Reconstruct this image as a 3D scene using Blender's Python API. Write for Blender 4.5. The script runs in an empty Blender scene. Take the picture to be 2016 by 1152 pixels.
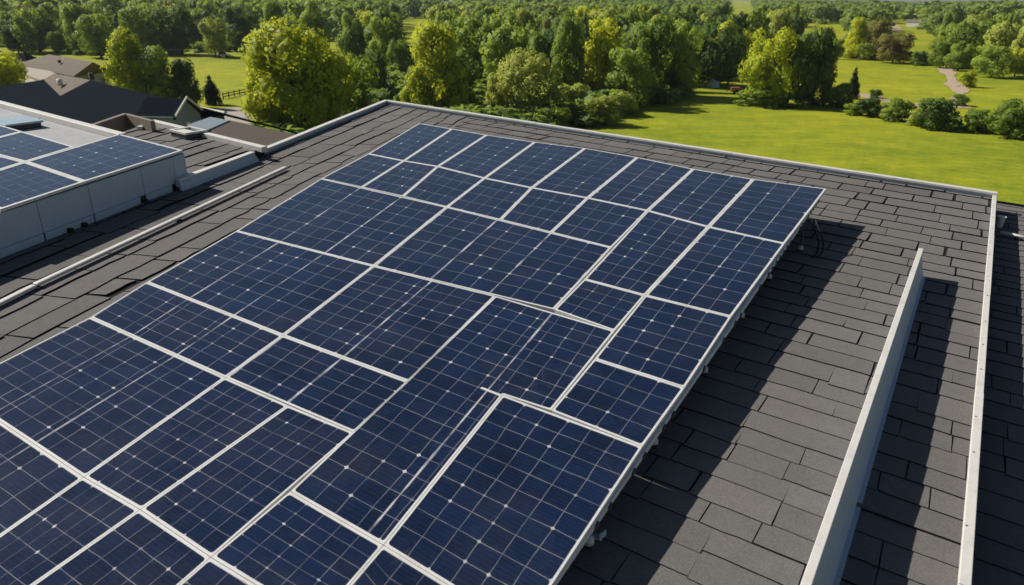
import bpy, bmesh, math, random
import numpy as np
from mathutils import Vector, Matrix
random.seed(7)
rng = np.random.default_rng(7)
S = bpy.context.scene
COL = S.collection
R = math.radians

# ------------------------------------------------------------------ camera
FOC, CX, CY = 1420.0, 1008.0, 576.0           # focal length and centre in photo pixels (2016 x 1152)
HORIZON = 8.0
PITCH = math.atan((CY - HORIZON) / FOC)
CAM = np.array([0.0, 0.0, 16.0])
cd = bpy.data.cameras.new('camera'); cam = bpy.data.objects.new('camera', cd); COL.objects.link(cam)
cam.location = CAM; cam.rotation_euler = (math.pi/2 - PITCH, 0, 0)
cd.sensor_width = 36.0; cd.lens = 36.0 * FOC / 2016.0
cd.clip_start = 0.1; cd.clip_end = 6000
cd.dof.use_dof = True; cd.dof.focus_distance = 11.0; cd.dof.aperture_fstop = 1.6
S.camera = cam

# ------------------------------------------------------------------ world and sun
SUN_EL, SUN_AZ = 39.5, -68.0                  # azimuth clockwise from +Y (view direction)
w = bpy.data.worlds.new('World'); S.world = w; w.use_nodes = True
nt = w.node_tree; nt.nodes.clear()
sky = nt.nodes.new('ShaderNodeTexSky'); sky.sky_type = 'NISHITA'; sky.sun_disc = False
sky.sun_elevation = R(SUN_EL); sky.sun_rotation = R(SUN_AZ); sky.air_density = 1.0; sky.dust_density = 0.6; sky.ozone_density = 1.5
bg = nt.nodes.new('ShaderNodeBackground'); bg.inputs[1].default_value = 0.038
out = nt.nodes.new('ShaderNodeOutputWorld')
nt.links.new(sky.outputs[0], bg.inputs[0]); nt.links.new(bg.outputs[0], out.inputs[0])
ld = bpy.data.lights.new('sun', 'SUN'); ld.energy = 4.5; ld.angle = R(0.5); ld.color = (1.0, 0.95, 0.87)
sun = bpy.data.objects.new('sun', ld); COL.objects.link(sun)
sdir = Vector((math.cos(R(SUN_EL))*math.sin(R(SUN_AZ)), math.cos(R(SUN_EL))*math.cos(R(SUN_AZ)), math.sin(R(SUN_EL))))
sun.rotation_euler = sdir.to_track_quat('Z', 'Y').to_euler()
S.view_settings.view_transform = 'Standard'; S.view_settings.look = 'None'
S.view_settings.exposure = 0.45; S.view_settings.gamma = 1.0

# ------------------------------------------------------------------ coordinates
def ray(x, y):
    X = (x-CX)/FOC; Y = -(y-CY)/FOC
    return np.array([X, math.cos(PITCH)+Y*math.sin(PITCH), -math.sin(PITCH)+Y*math.cos(PITCH)])
RA = np.array([0.84173543, -0.53775709, -0.04794551])     # along the far edge of the roof
RB = np.array([0.53876771, 0.84239018, 0.010399])         # away from the camera
RN = np.cross(RA, RB); RN /= np.linalg.norm(RN)
ROOF_D = 4.5
def W(a, b, h=0.0): return CAM + a*RA + b*RB + (h-ROOF_D)*RN
def rp(px, py, h=0.0):                        # roof coordinates of a sight line at height h over the roof
    r = ray(px, py); P = r*((h-ROOF_D)/(RN@r)); return np.array([RA@P, RB@P])
def rw(px, py, h=0.0): a, b = rp(px, py, h); return W(a, b, h)
AR0, AR1 = 0.30, 0.024                         # the array rises away from the camera
def ah(b): return AR0 + AR1*b
def ap(px, py):
    r = ray(px, py); m = RN - AR1*RB; P = r*((AR0-ROOF_D)/(m@r)); return np.array([RA@P, RB@P])
def gz(px, py, z): r = ray(px, py); return CAM + r*((z-CAM[2])/r[2])
def terrain(x, y):
    d = np.sqrt(x*x+y*y); t = np.clip(d-190, 0, None)
    az = np.arctan2(x, np.maximum(y, 1e-3))
    k = 0.0145 - 0.0092*np.clip((az+0.1)/0.6, -0.6, 1)
    return k*t*np.clip(t/160, 0, 1) + np.clip(t/200, 0, 1)*1.6*np.sin(x*0.011+1)*np.sin(y*0.009)
def ground(px, py):
    r = ray(px, py); t0 = None
    for d in np.concatenate([np.arange(20, 500, 1.0), np.arange(500, 3000, 5.0)]):
        P = CAM + r*(d/math.hypot(r[0], r[1]))
        if P[2] <= float(terrain(P[0], P[1])): return np.array([P[0], P[1], float(terrain(P[0], P[1]))])
    return P
def project(P):
    v = P - CAM; f = v[1]*math.cos(PITCH)-v[2]*math.sin(PITCH); u = v[1]*math.sin(PITCH)+v[2]*math.cos(PITCH)
    return CX+FOC*v[0]/f, CY-FOC*u/f

# ------------------------------------------------------------------ object helpers
def tag(o, label=None, cat=None, group=None, kind=None):
    for k, v in (('label', label), ('category', cat), ('group', group), ('kind', kind)):
        if v: o[k] = v
    return o
def empty(name, loc, label, cat, group=None):
    o = bpy.data.objects.new(name, None); COL.objects.link(o); o.location = Vector(loc); o.empty_display_size = 0.3
    return tag(o, label, cat, group)
class MB:
    def __init__(s): s.v = []; s.f = []; s.uv = []; s.m = []; s.c = []
    def face(s, pts, m=0, c=0.5):
        i = len(s.v); s.v += [tuple(map(float, p)) for p in pts]; s.f.append(tuple(range(i, i+len(pts)))); s.m.append(m); s.c.append(c)
    def hexa(s, b, t, m=0, c=0.5, bottom=True):           # bottom and top loops of n points, counter-clockwise from above
        n = len(b); s.face(t, m, c)
        if bottom: s.face(b[::-1], m, c)
        for i in range(n): j = (i+1) % n; s.face([b[i], b[j], t[j], t[i]], m, c)
    def prism(s, base, up, m=0):
        s.hexa(base, [np.array(p)+np.array(up) for p in base], m)
    def bar(s, p, q, wd, ht, up=(0, 0, 1), m=0, side=None):  # a bar from p to q, p and q on its bottom centre line
        p, q, up = np.array(p, float), np.array(q, float), np.array(up, float)
        d = (q-p)/np.linalg.norm(q-p); sd = np.cross(d, up); sd /= np.linalg.norm(sd); sd *= wd/2
        u = up*ht; s.hexa([p+sd, q+sd, q-sd, p-sd], [p+sd+u, q+sd+u, q-sd+u, p-sd+u], m)
    def tube(s, pts, r, n=8, m=0):
        pts = [np.array(p, float) for p in pts]; rings = []
        rs = r if hasattr(r, '__len__') else [r]*len(pts)
        for i, p in enumerate(pts):
            d = pts[min(i+1, len(pts)-1)]-pts[max(i-1, 0)]; d /= np.linalg.norm(d)
            a = np.cross(d, (0, 0, 1) if abs(d[2]) < .9 else (1, 0, 0)); a /= np.linalg.norm(a); b = np.cross(d, a)
            rings.append([p+rs[i]*(a*math.cos(2*math.pi*k/n)+b*math.sin(2*math.pi*k/n)) for k in range(n)])
        for i in range(len(rings)-1):
            for k in range(n): s.face([rings[i][k], rings[i][(k+1) % n], rings[i+1][(k+1) % n], rings[i+1][k]], m)
        s.face(rings[0][::-1], m); s.face(rings[-1], m)
    def build(s, name, mats, parent=None, bevel=0, weld=False, smooth=False):
        me = bpy.data.meshes.new(name)
        org = np.array(parent.location) if parent is not None and parent.type == 'EMPTY' else (np.array(ORIGIN.get(parent.name, (0, 0, 0))) if parent is not None else np.zeros(3))
        me.from_pydata([tuple(np.array(v)-org) for v in s.v], [], s.f)
        if not isinstance(mats, (list, tuple)): mats = [mats]
        for x in mats: me.materials.append(x)
        me.polygons.foreach_set('material_index', s.m)
        at = me.attributes.new('tint', 'FLOAT', 'FACE'); at.data.foreach_set('value', s.c)
        bm = bmesh.new(); bm.from_mesh(me)
        if weld or bevel:
            bmesh.ops.remove_doubles(bm, verts=bm.verts, dist=1e-4)
            bmesh.ops.recalc_face_normals(bm, faces=bm.faces)
        if bevel: bmesh.ops.bevel(bm, geom=bm.edges[:], offset=bevel, segments=2, affect='EDGES', profile=0.5, clamp_overlap=True)
        bm.to_mesh(me); bm.free()
        if smooth: me.polygons.foreach_set('use_smooth', [True]*len(me.polygons))
        o = bpy.data.objects.new(name, me); COL.objects.link(o)
        if parent is not None:
            o.parent = parent; ORIGIN[o.name] = tuple(org)
        return o
ORIGIN = {}

# ------------------------------------------------------------------ materials
class N:
    def __init__(s, name):
        s.mat = bpy.data.materials.new(name); s.mat.use_nodes = True; s.t = s.mat.node_tree
        s.b = s.t.nodes['Principled BSDF']; s.out = s.t.nodes['Material Output']
    def n(s, ty, **kw):
        x = s.t.nodes.new('ShaderNode'+ty)
        for k, v in kw.items():
            if k[0] == 'i' and k[1:].isdigit(): s.inp(x.inputs[int(k[1:])], v)
            else: setattr(x, k, v)
        return x
    def inp(s, sock, v):
        if hasattr(v, 'is_output') or isinstance(v, bpy.types.NodeSocket): s.t.links.new(v, sock)
        else: sock.default_value = v
    def math(s, op, a, b=0.0, c=None, clamp=False):
        x = s.n('Math', operation=op, use_clamp=clamp); s.inp(x.inputs[0], a); s.inp(x.inputs[1], b)
        if c is not None: s.inp(x.inputs[2], c)
        return x.outputs[0]
    def mix(s, f, a, b, blend='MIX'):
        x = s.n('Mix', data_type='RGBA', blend_type=blend); s.inp(x.inputs[0], f); s.inp(x.inputs[6], a); s.inp(x.inputs[7], b); return x.outputs[2]
    def noise(s, vec, scale, detail=4, rough=0.55, dim='3D'):
        x = s.n('TexNoise', noise_dimensions=dim); 
        if vec is not None: s.inp(x.inputs['Vector'], vec)
        x.inputs['Scale'].default_value = scale; x.inputs['Detail'].default_value = detail; x.inputs['Roughness'].default_value = rough
        return x.outputs[0]
    def ramp(s, f, lo, hi):
        x = s.n('MapRange'); x.clamp = True; s.inp(x.inputs[0], f); x.inputs[1].default_value = lo; x.inputs[2].default_value = hi; return x.outputs[0]
    def pos(s): return s.n('NewGeometry').outputs['Position']
    def attr(s, name): return s.n('Attribute', attribute_name=name).outputs['Fac']
    def bump(s, h, st, d=0.01):
        x = s.n('Bump'); x.inputs['Strength'].default_value = st; x.inputs['Distance'].default_value = d; s.inp(x.inputs['Height'], h); s.inp(s.b.inputs['Normal'], x.outputs[0])
    def set(s, col=None, rough=None, spec=None, metal=None):
        if col is not None: s.inp(s.b.inputs['Base Color'], col)
        if rough is not None: s.inp(s.b.inputs['Roughness'], rough)
        if spec is not None: s.inp(s.b.inputs['Specular IOR Level'], spec)
        if metal is not None: s.inp(s.b.inputs['Metallic'], metal)
        return s.mat
def C(r, g, b): return (r, g, b, 1.0)

def mat_shingle(name, lo, hi, scale=1.0, spec=0.08, grain=1.0):
    m = N(name); p = m.pos(); t = m.attr('tint')
    g = m.noise(p, 130*scale, 3, 0.7); big = m.noise(p, 0.9, 5, 0.6); mid = m.noise(p, 7, 4, 0.65)
    f = m.math('ADD', m.math('MULTIPLY', t, 0.42), m.math('MULTIPLY', m.ramp(g, 0.3, 0.7), 0.28))
    f = m.math('ADD', f, m.math('MULTIPLY', m.ramp(mid, 0.3, 0.72), 0.22))
    f = m.math('ADD', f, m.math('MULTIPLY', m.math('SUBTRACT', big, 0.5), 0.55), clamp=True)
    col = m.mix(f, lo, hi)
    sp = m.ramp(m.noise(p, 300, 1, 0.5), 0.66, 0.76)
    col = m.mix(m.math('MULTIPLY', sp, 0.35*grain), col, C(0.22, 0.19, 0.16))
    gr = m.noise(p, 55*scale, 2, 0.8); col = m.mix(m.ramp(gr, 0.35, 0.65), m.mix(0.16, col, C(0.02, 0.018, 0.016)), m.mix(0.10*grain, col, C(0.42, 0.38, 0.34)))
    m.bump(m.math('ADD', g, gr), 0.7, 0.006)
    return m.set(col, 0.95, spec)
M_SHING = mat_shingle('weathered shingle granules', C(0.098, 0.093, 0.089), C(0.188, 0.177, 0.169))
M_SHING_DARK = mat_shingle('charcoal shingles with roof shade', C(0.007, 0.010, 0.016), C(0.013, 0.017, 0.026), 0.3, 0.0, 0.05)  # charcoal pushed darker and bluer so the colour carries the big roof's shade
M_SHING_TAN = mat_shingle('tan shingle granules', C(0.13, 0.105, 0.085), C(0.20, 0.165, 0.135), 0.3)
M_SHING_BROWN = mat_shingle('brown shingle granules', C(0.06, 0.045, 0.036), C(0.10, 0.08, 0.064), 0.3)
m = N('roofing felt and joint shadow'); M_FELT_SHADOW = m.set(m.mix(m.noise(m.pos(), 30), C(0.012, 0.012, 0.012), C(0.025, 0.024, 0.023)), 0.95, 0.1)

def mat_metal(name, col, dirt, rough=0.45, spec=0.5, amt=0.5):
    m = N(name); p = m.pos()
    d = m.ramp(m.noise(p, 3.5, 8, 0.7), 0.48, 0.78); s = m.ramp(m.noise(p, 40, 4, 0.7), 0.55, 0.8)
    c = m.mix(m.math('MULTIPLY', d, amt), col, dirt); c = m.mix(m.math('MULTIPLY', s, amt*0.6), c, dirt)
    m.bump(m.noise(p, 6, 3), 0.08, 0.02)
    return m.set(c, m.math('ADD', rough, m.math('MULTIPLY', d, 0.2)), spec)
M_WHITE = mat_metal('white coated metal', C(0.62, 0.60, 0.55), C(0.30, 0.28, 0.25))
M_FRAME = mat_metal('anodised panel frame', C(0.62, 0.61, 0.58), C(0.27, 0.25, 0.21), 0.4, 0.5, 0.5)
M_GREY = mat_metal('pale blue grey cladding', C(0.38, 0.46, 0.53), C(0.27, 0.31, 0.34), 0.55, 0.4, 0.35)
M_DARKMETAL = mat_metal('dark grey metal', C(0.05, 0.05, 0.055), C(0.02, 0.02, 0.02), 0.5)
M_BLACK = mat_metal('black rubber', C(0.012, 0.012, 0.013), C(0.03, 0.03, 0.03), 0.7, 0.3)
M_MEMBRANE = mat_metal('light grey roof membrane', C(0.33, 0.335, 0.34), C(0.22, 0.22, 0.22), 0.8, 0.3, 0.5)
M_SIDING = mat_metal('pale wall siding', C(0.55, 0.52, 0.46), C(0.4, 0.37, 0.32), 0.8, 0.3, 0.3)
M_BLUEWALL = mat_metal('blue grey wall boards', C(0.16, 0.20, 0.23), C(0.10, 0.12, 0.14), 0.8, 0.3, 0.3)
M_TANWALL = mat_metal('tan rendered wall', C(0.22, 0.185, 0.15), C(0.14, 0.12, 0.10), 0.9, 0.2, 0.4)
M_CONC = mat_metal('concrete paving', C(0.36, 0.31, 0.26), C(0.26, 0.22, 0.18), 0.9, 0.2, 0.4)
M_TRACK = mat_metal('dirt track', C(0.40, 0.30, 0.22), C(0.30, 0.24, 0.15), 0.95, 0.1, 0.5)
M_GLASS = mat_metal('window glass', C(0.02, 0.03, 0.035), C(0.04, 0.05, 0.05), 0.1, 0.6, 0.2)
M_SKYLIGHT = mat_metal('pale blue skylight lid', C(0.38, 0.47, 0.52), C(0.3, 0.36, 0.4), 0.2, 0.6, 0.2)
M_RED = mat_metal('faded red paint', C(0.27, 0.10, 0.07), C(0.18, 0.08, 0.06), 0.6)
M_WOOD = mat_metal('weathered fence wood', C(0.07, 0.055, 0.04), C(0.04, 0.035, 0.03), 0.9, 0.2)
M_BARK = mat_metal('tree bark', C(0.055, 0.042, 0.03), C(0.03, 0.025, 0.02), 0.95, 0.1)

def mat_cells(name, lo, hi):
    m = N(name)
    uv = m.n('UVMap', uv_map='cells').outputs[0]; mj = m.n('UVMap', uv_map='major').outputs[0]
    p = m.pos()
    wob = m.n('VectorMath', operation='SCALE'); wn = m.n('TexNoise'); m.inp(wn.inputs['Vector'], p); wn.inputs['Scale'].default_value = 2.2; wn.inputs['Detail'].default_value = 3
    sb = m.n('VectorMath', operation='SUBTRACT'); m.inp(sb.inputs[0], wn.outputs['Color']); sb.inputs[1].default_value = (0.5, 0.5, 0.5)
    m.inp(wob.inputs[0], sb.outputs[0]); wob.inputs['Scale'].default_value = 0.13
    ad = m.n('VectorMath', operation='ADD'); m.inp(ad.inputs[0], uv); m.inp(ad.inputs[1], wob.outputs[0])
    se = m.n('SeparateXYZ'); m.inp(se.inputs[0], ad.outputs[0])
    se2 = m.n('SeparateXYZ'); m.inp(se2.inputs[0], mj)
    def tri(x): return m.math('ABSOLUTE', m.math('SUBTRACT', m.math('FRACT', m.math('ADD', x, 0.5)), 0.5))   # distance to the nearest whole number
    du, dv = tri(se.outputs[0]), tri(se.outputs[1])
    fade = m.ramp(m.noise(p, 3.2, 5, 0.65), 0.34, 0.68)
    def line(d, wd): return m.math('SUBTRACT', 1.0, m.ramp(d, wd*0.35, wd), clamp=True)
    lu, lv = line(du, 0.026), line(dv, 0.023)
    lines = m.math('MAXIMUM', m.math('MULTIPLY', lu, 0.75), lv)
    lines = m.math('MULTIPLY', lines, m.math('ADD', 0.15, m.math('MULTIPLY', fade, 0.33)))
    # silver connectors: brighter spots at some crossings
    fl = m.n('VectorMath', operation='FLOOR'); a5 = m.n('VectorMath', operation='ADD'); m.inp(a5.inputs[0], ad.outputs[0]); a5.inputs[1].default_value = (0.5, 0.5, 0.5); m.inp(fl.inputs[0], a5.outputs[0])
    oi = m.n('ObjectInfo').outputs['Random']; sh = m.n('VectorMath', operation='ADD'); cb = m.n('CombineXYZ'); m.inp(cb.inputs[2], m.math('MULTIPLY', oi, 91.0)); m.inp(sh.inputs[0], fl.outputs[0]); m.inp(sh.inputs[1], cb.outputs[0])
    wnz = m.n('TexWhiteNoise', noise_dimensions='3D'); m.inp(wnz.inputs['Vector'], sh.outputs[0]); rnd = wnz.outputs['Value']
    dia = m.math('ADD', du, dv); rad = m.math('MULTIPLY', 0.078, m.math('ADD', 0.35, rnd))
    spot = m.math('MULTIPLY', m.math('LESS_THAN', dia, rad), m.ramp(rnd, 0.55, 0.95))
    # heavier ribbon along some cell columns
    dm = tri(se2.outputs[0])
    wob2 = m.math('MULTIPLY', m.math('SUBTRACT', m.noise(p, 1.6, 4, 0.6), 0.5), 0.045)
    dmm = m.math('ABSOLUTE', m.math('ADD', dm, wob2)) 
    maj = line(dmm, 0.016); maj = m.math('MULTIPLY', maj, m.math('ADD', 0.15, m.math('MULTIPLY', m.ramp(m.noise(p, 2.6, 3), 0.36, 0.6), 0.8)))
    # fine silver fingers and smears
    fing = m.math('MULTIPLY', m.ramp(tri(m.math('MULTIPLY', se.outputs[1], 5.0)), 0.40, 0.5), 0.022)
    mp = m.n('Mapping'); m.inp(mp.inputs[0], uv); mp.inputs['Scale'].default_value = (0.8, 22.0, 1.0)
    st = m.math('MULTIPLY', m.ramp(m.noise(mp.outputs[0], 1.6, 6, 0.75), 0.56, 0.84), 0.07)
    scr = m.n('TexVoronoi', feature='DISTANCE_TO_EDGE'); wp = m.n('VectorMath', operation='ADD'); m.inp(wp.inputs[0], p); m.inp(wp.inputs[1], wob.outputs[0]); m.inp(scr.inputs['Vector'], wp.outputs[0]); scr.inputs['Scale'].default_value = 1.9
    sc = m.math('MULTIPLY', m.math('SUBTRACT', 1.0, m.ramp(scr.outputs[0], 0.002, 0.010), clamp=True), m.math('MULTIPLY', m.ramp(m.noise(p, 1.3, 3), 0.56, 0.72), 0.07))
    k = m.math('MAXIMUM', m.math('MAXIMUM', lines, spot), m.math('MAXIMUM', maj, sc))
    k = m.math('ADD', k, m.math('ADD', fing, st), clamp=True)
    cellr = m.n('TexWhiteNoise', noise_dimensions='3D'); f2 = m.n('VectorMath', operation='FLOOR'); m.inp(f2.inputs[0], ad.outputs[0]); s2 = m.n('VectorMath', operation='ADD'); m.inp(s2.inputs[0], f2.outputs[0]); m.inp(s2.inputs[1], cb.outputs[0]); m.inp(cellr.inputs['Vector'], s2.outputs[0])
    tone = m.math('ADD', m.math('MULTIPLY', cellr.outputs['Value'], 0.45), m.math('MULTIPLY', m.ramp(m.noise(p, 1.1, 5, 0.65), 0.3, 0.7), 0.55))
    base = m.mix(tone, lo, hi)
    dust_sheen = m.ramp(m.noise(p, 0.8, 8, 0.72), 0.46, 0.8)
    base = m.mix(m.math('MULTIPLY', dust_sheen, 0.11), base, C(0.14, 0.13, 0.12))  # pale blotches: dust plus hazy reflections painted into the colour
    col = m.mix(k, base, C(0.50, 0.49, 0.50))
    m.bump(m.noise(p, 2.0, 2), 0.04, 0.02)
    return m.set(col, m.math('ADD', 0.11, m.math('MULTIPLY', m.math('ADD', dust_sheen, k), 0.14)), 0.5)
M_CELLS = mat_cells('blue solar cells', C(0.003, 0.008, 0.024), C(0.009, 0.019, 0.056))
M_BACK = M_DARKMETAL

def mat_leaf(name, lo, hi, lit=None, tintmode=False):
    m = N(name); p = m.pos()
    n1 = m.noise(p, 0.55, 3, 0.6); n2 = m.noise(p, 2.6, 2, 0.6)
    r = m.attr('tint') if tintmode else m.n('ObjectInfo').outputs['Random']
    f = m.math('ADD', m.math('MULTIPLY', m.ramp(n1, 0.3, 0.7), 0.45), m.math('MULTIPLY', m.ramp(n2, 0.3, 0.7), 0.35))
    f = m.math('ADD', f, m.math('MULTIPLY', m.math('SUBTRACT', r, 0.35), 0.55), clamp=True)
    col = m.mix(f, lo, hi)
    m.set(col, 0.6, 0.2)
    tr = m.n('BsdfTranslucent'); m.inp(tr.inputs[0], m.mix(0.5, col, C(min(.8, hi[0]*1.5), min(.8, hi[1]*1.5), hi[2]*0.5)))
    mx = m.n('MixShader'); mx.inputs[0].default_value = 0.42; m.inp(mx.inputs[1], m.b.outputs[0]); m.inp(mx.inputs[2], tr.outputs[0])
    m.t.links.new(mx.outputs[0], m.out.inputs[0])
    return m.mat
L_YEL = mat_leaf('yellow green leaves', C(0.23, 0.31, 0.018), C(0.64, 0.65, 0.034))
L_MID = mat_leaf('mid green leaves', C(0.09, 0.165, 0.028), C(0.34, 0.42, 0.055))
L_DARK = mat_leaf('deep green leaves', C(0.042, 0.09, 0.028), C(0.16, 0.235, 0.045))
L_OLIVE = mat_leaf('olive leaves', C(0.21, 0.25, 0.05), C(0.46, 0.50, 0.10))
L_BROWN = mat_leaf('bronze leaves', C(0.11, 0.13, 0.034), C(0.29, 0.24, 0.065))
L_CONI = mat_leaf('dark conifer needles', C(0.014, 0.027, 0.012), C(0.030, 0.048, 0.018))
L_WOODS = mat_leaf('woodland leaves', C(0.065, 0.125, 0.040), C(0.31, 0.39, 0.080), tintmode=True)

m = N('meadow grass'); p = m.pos()
n1 = m.noise(p, 0.02, 6, 0.65); n2 = m.noise(p, 0.22, 5, 0.7); n3 = m.noise(p, 2.5, 3, 0.7)
f = m.math('ADD', m.math('MULTIPLY', m.ramp(n1, 0.38, 0.62), 0.38), m.math('MULTIPLY', m.ramp(n2, 0.36, 0.64), 0.40))
f = m.math('ADD', f, m.math('MULTIPLY', m.ramp(m.noise(p, 0.9, 4, 0.75), 0.32, 0.68), 0.34), clamp=True)
st_ = m.n('Mapping'); m.inp(st_.inputs[0], p); st_.inputs['Scale'].default_value = (0.03, 0.5, 1); st_.inputs['Rotation'].default_value = (0, 0, 0.5)
f = m.math('ADD', f, m.math('MULTIPLY', m.math('SUBTRACT', m.noise(st_.outputs[0], 1.0, 4, 0.6), 0.5), 0.5), clamp=True)
gcol = m.mix(f, C(0.10, 0.17, 0.011), C(0.36, 0.345, 0.018))
m.bump(n3, 0.6, 0.15)
M_GRASS = m.set(gcol, 0.9, 0.1)

# ================================================================== the setting
# ground: one sheet to the horizon
gx = np.concatenate([np.arange(-2600, -400, 100), np.arange(-400, 400, 20), np.arange(400, 2601, 100)])
gy = np.concatenate([np.arange(-200, 0, 50), np.arange(0, 700, 20), np.arange(700, 3401, 100)])
GX, GY = np.meshgrid(gx, gy); GZ = terrain(GX, GY)
g = MB(); nx = len(gx)
me = bpy.data.meshes.new('ground')
vs = np.stack([GX.ravel(), GY.ravel(), GZ.ravel()], 1)
fs = [(j*nx+i, j*nx+i+1, (j+1)*nx+i+1, (j+1)*nx+i) for j in range(len(gy)-1) for i in range(nx-1)]
me.from_pydata(vs.tolist(), [], fs); me.materials.append(M_GRASS); me.polygons.foreach_set('use_smooth', [True]*len(fs))
o = bpy.data.objects.new('ground', me); COL.objects.link(o); tag(o, 'grassy meadows running out to the wooded horizon', 'ground', kind='structure')

def strip(name, pix, wd, mat, label, cat, lift=0.06):
    pts = [ground(*q) for q in pix]; fine = []
    for i in range(len(pts)-1):
        n = max(2, int(np.linalg.norm(pts[i+1]-pts[i])/4))
        for k in range(n): fine.append(pts[i]+(pts[i+1]-pts[i])*k/n)
    fine.append(pts[-1]); fine = np.array(fine)
    for _ in range(3): fine[1:-1] = (fine[:-2]+2*fine[1:-1]+fine[2:])/4
    mb = MB(); prev = None
    for i, q in enumerate(fine):
        d = fine[min(i+1, len(fine)-1)]-fine[max(i-1, 0)]; sd = np.array([d[1], -d[0], 0]); sd /= np.linalg.norm(sd)
        wv = wd*(0.8+0.35*math.sin(i*0.7)+0.2*math.sin(i*1.9+1)); l, r_ = q-sd*wv/2, q+sd*wv/2
        for e in (l, r_): e[2] = float(terrain(e[0], e[1]))+lift
        if prev: mb.face([prev[0], prev[1], r_, l])
        prev = (l, r_)
    o = mb.build(name, mat, weld=True); return tag(o, label, cat, kind='structure')
strip('path', [(1690, 186), (1740, 200), (1810, 210), (1892, 213)], 3.4, M_TRACK, 'pale dirt path running behind the hedge', 'path')
strip('path', [(1857, 134), (1866, 143), (1873, 155), (1878, 170), (1896, 178), (1886, 190), (1884, 213)], 3.2, M_TRACK, 'pale dirt track winding up between the meadows', 'path', 0.08)
strip('path', [(1762, 62), (1757, 52), (1752, 45)], 9, M_TRACK, 'far stretch of pale track between the trees', 'path')
mb = MB(); mb.face([ground(*q)+np.array([0, 0, .05]) for q in [(430, 214), (470, 213), (489, 226), (505, 252), (440, 262), (405, 236)]][::-1])
tag(mb.build('driveway', M_CONC, weld=True), 'beige concrete driveway beside the small gabled building', 'driveway', kind='structure')
mb = MB(); mb.face([ground(*q)+np.array([0, 0, .05]) for q in [(388, 110), (425, 112), (440, 109), (400, 107.5)]][::-1])
tag(mb.build('gravel_patch', M_TRACK, weld=True), 'bare gravel patch on the lawn under the lone tree', 'gravel', kind='structure')

# ------------------------------------------------------------------ shingles
def clip_poly(poly, lines):
    for (q, n) in lines:                       # keep the side where (p-q).n >= 0
        o = []; k = len(poly)
        for i in range(k):
            A, B = poly[i], poly[(i+1) % k]; da, db = (A[0]-q[0])*n[0]+(A[1]-q[1])*n[1], (B[0]-q[0])*n[0]+(B[1]-q[1])*n[1]
            if da >= 0: o.append(A)
            if da*db < 0: t = da/(da-db); o.append((A[0]+(B[0]-A[0])*t, A[1]+(B[1]-A[1])*t))
        poly = o
        if len(poly) < 3: return None
    return poly
def halfplanes(poly):                          # convex polygon, any winding
    c = np.mean(poly, 0); r = []
    for i in range(len(poly)):
        A, B = np.array(poly[i]), np.array(poly[(i+1) % len(poly)]); n = np.array([-(B-A)[1], (B-A)[0]])
        if n@(c-A) < 0: n = -n
        r.append((A, n))
    return r
def shingles(mb, region, fmap, s0, s1, t0, t1, expo, tabs, h0, thick=0.013, jig=0.02, rs=1, gapmul=1.0):
    """rows run along s, stacked along t; fmap(s,t)->(a,b); the low-t edge of each tab is the raised butt"""
    R_ = random.Random(rs); hp = halfplanes(region); t = t0; row = 0
    while t < t1:
        e = (expo(t) if callable(expo) else expo)*R_.uniform(0.88, 1.12); grow = e/0.36 if callable(expo) else 1.0; s = s0-R_.uniform(0, 1)
        sag = R_.uniform(-1, 1)*jig
        while s < s1:
            wd = R_.choice(tabs)*R_.uniform(0.85, 1.15)*(grow**-0.1); off = R_.gauss(0, jig*0.55)+sag
            if R_.random() < 0.06: off -= R_.uniform(0.02, 0.05)
            gap = R_.choice([0.002, 0.004, 0.006, 0.010])*(grow**1.7)*gapmul; gm = R_.uniform(-0.010, 0.010)
            q = [(s+gap, t+off+R_.gauss(0, .006)), (s+wd-gap, t+off+R_.gauss(0, .006)), (s+wd-gap+gm, t+e+0.03), (s+gap+gm, t+e+0.03)]
            nseg = 4
            P = [(q[0][0]+(q[1][0]-q[0][0])*k/nseg, q[0][1]+(q[1][1]-q[0][1])*k/nseg+R_.gauss(0, .004 if gapmul < 1.5 else .013)) for k in range(nseg+1)]+[q[2], q[3]]
            ab = clip_poly([fmap(*z) for z in P], hp)
            if ab:
                tt = thick*(grow**0.8)*R_.uniform(0.75, 1.5); col = min(1, max(0, R_.gauss(0.5, 0.22))); lift = R_.uniform(0, 0.004)+(0.012 if R_.random() < 0.03 else 0)
                # height falls from the butt edge to the tucked-in edge
                def hh(a, b):
                    # fraction along t measured with the tab's own corners
                    A = np.array(fmap(*q[0])); D = np.array(fmap(*q[3])); d = D-A; f = float(np.clip(((np.array([a, b])-A)@d)/(d@d), 0, 1))
                    return h0+0.002+(tt+lift)*(1-f)
                top = [W(a, b, hh(a, b)) for a, b in ab]; bot = [W(a, b, h0-0.012) for a, b in ab]
                ar = sum(ab[i][0]*ab[(i+1) % len(ab)][1]-ab[(i+1) % len(ab)][0]*ab[i][1] for i in range(len(ab)))
                if ar < 0: top.reverse(); bot.reverse()
                mb.face(top, 0, col); nn_ = len(top)
                for i in range(nn_): j = (i+1) % nn_; mb.face([bot[i], bot[j], top[j], top[i]], 1, col)  # cut edges in black felt colour, which also paints the joint shadow lines
            s += wd
        t += e; row += 1

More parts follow.
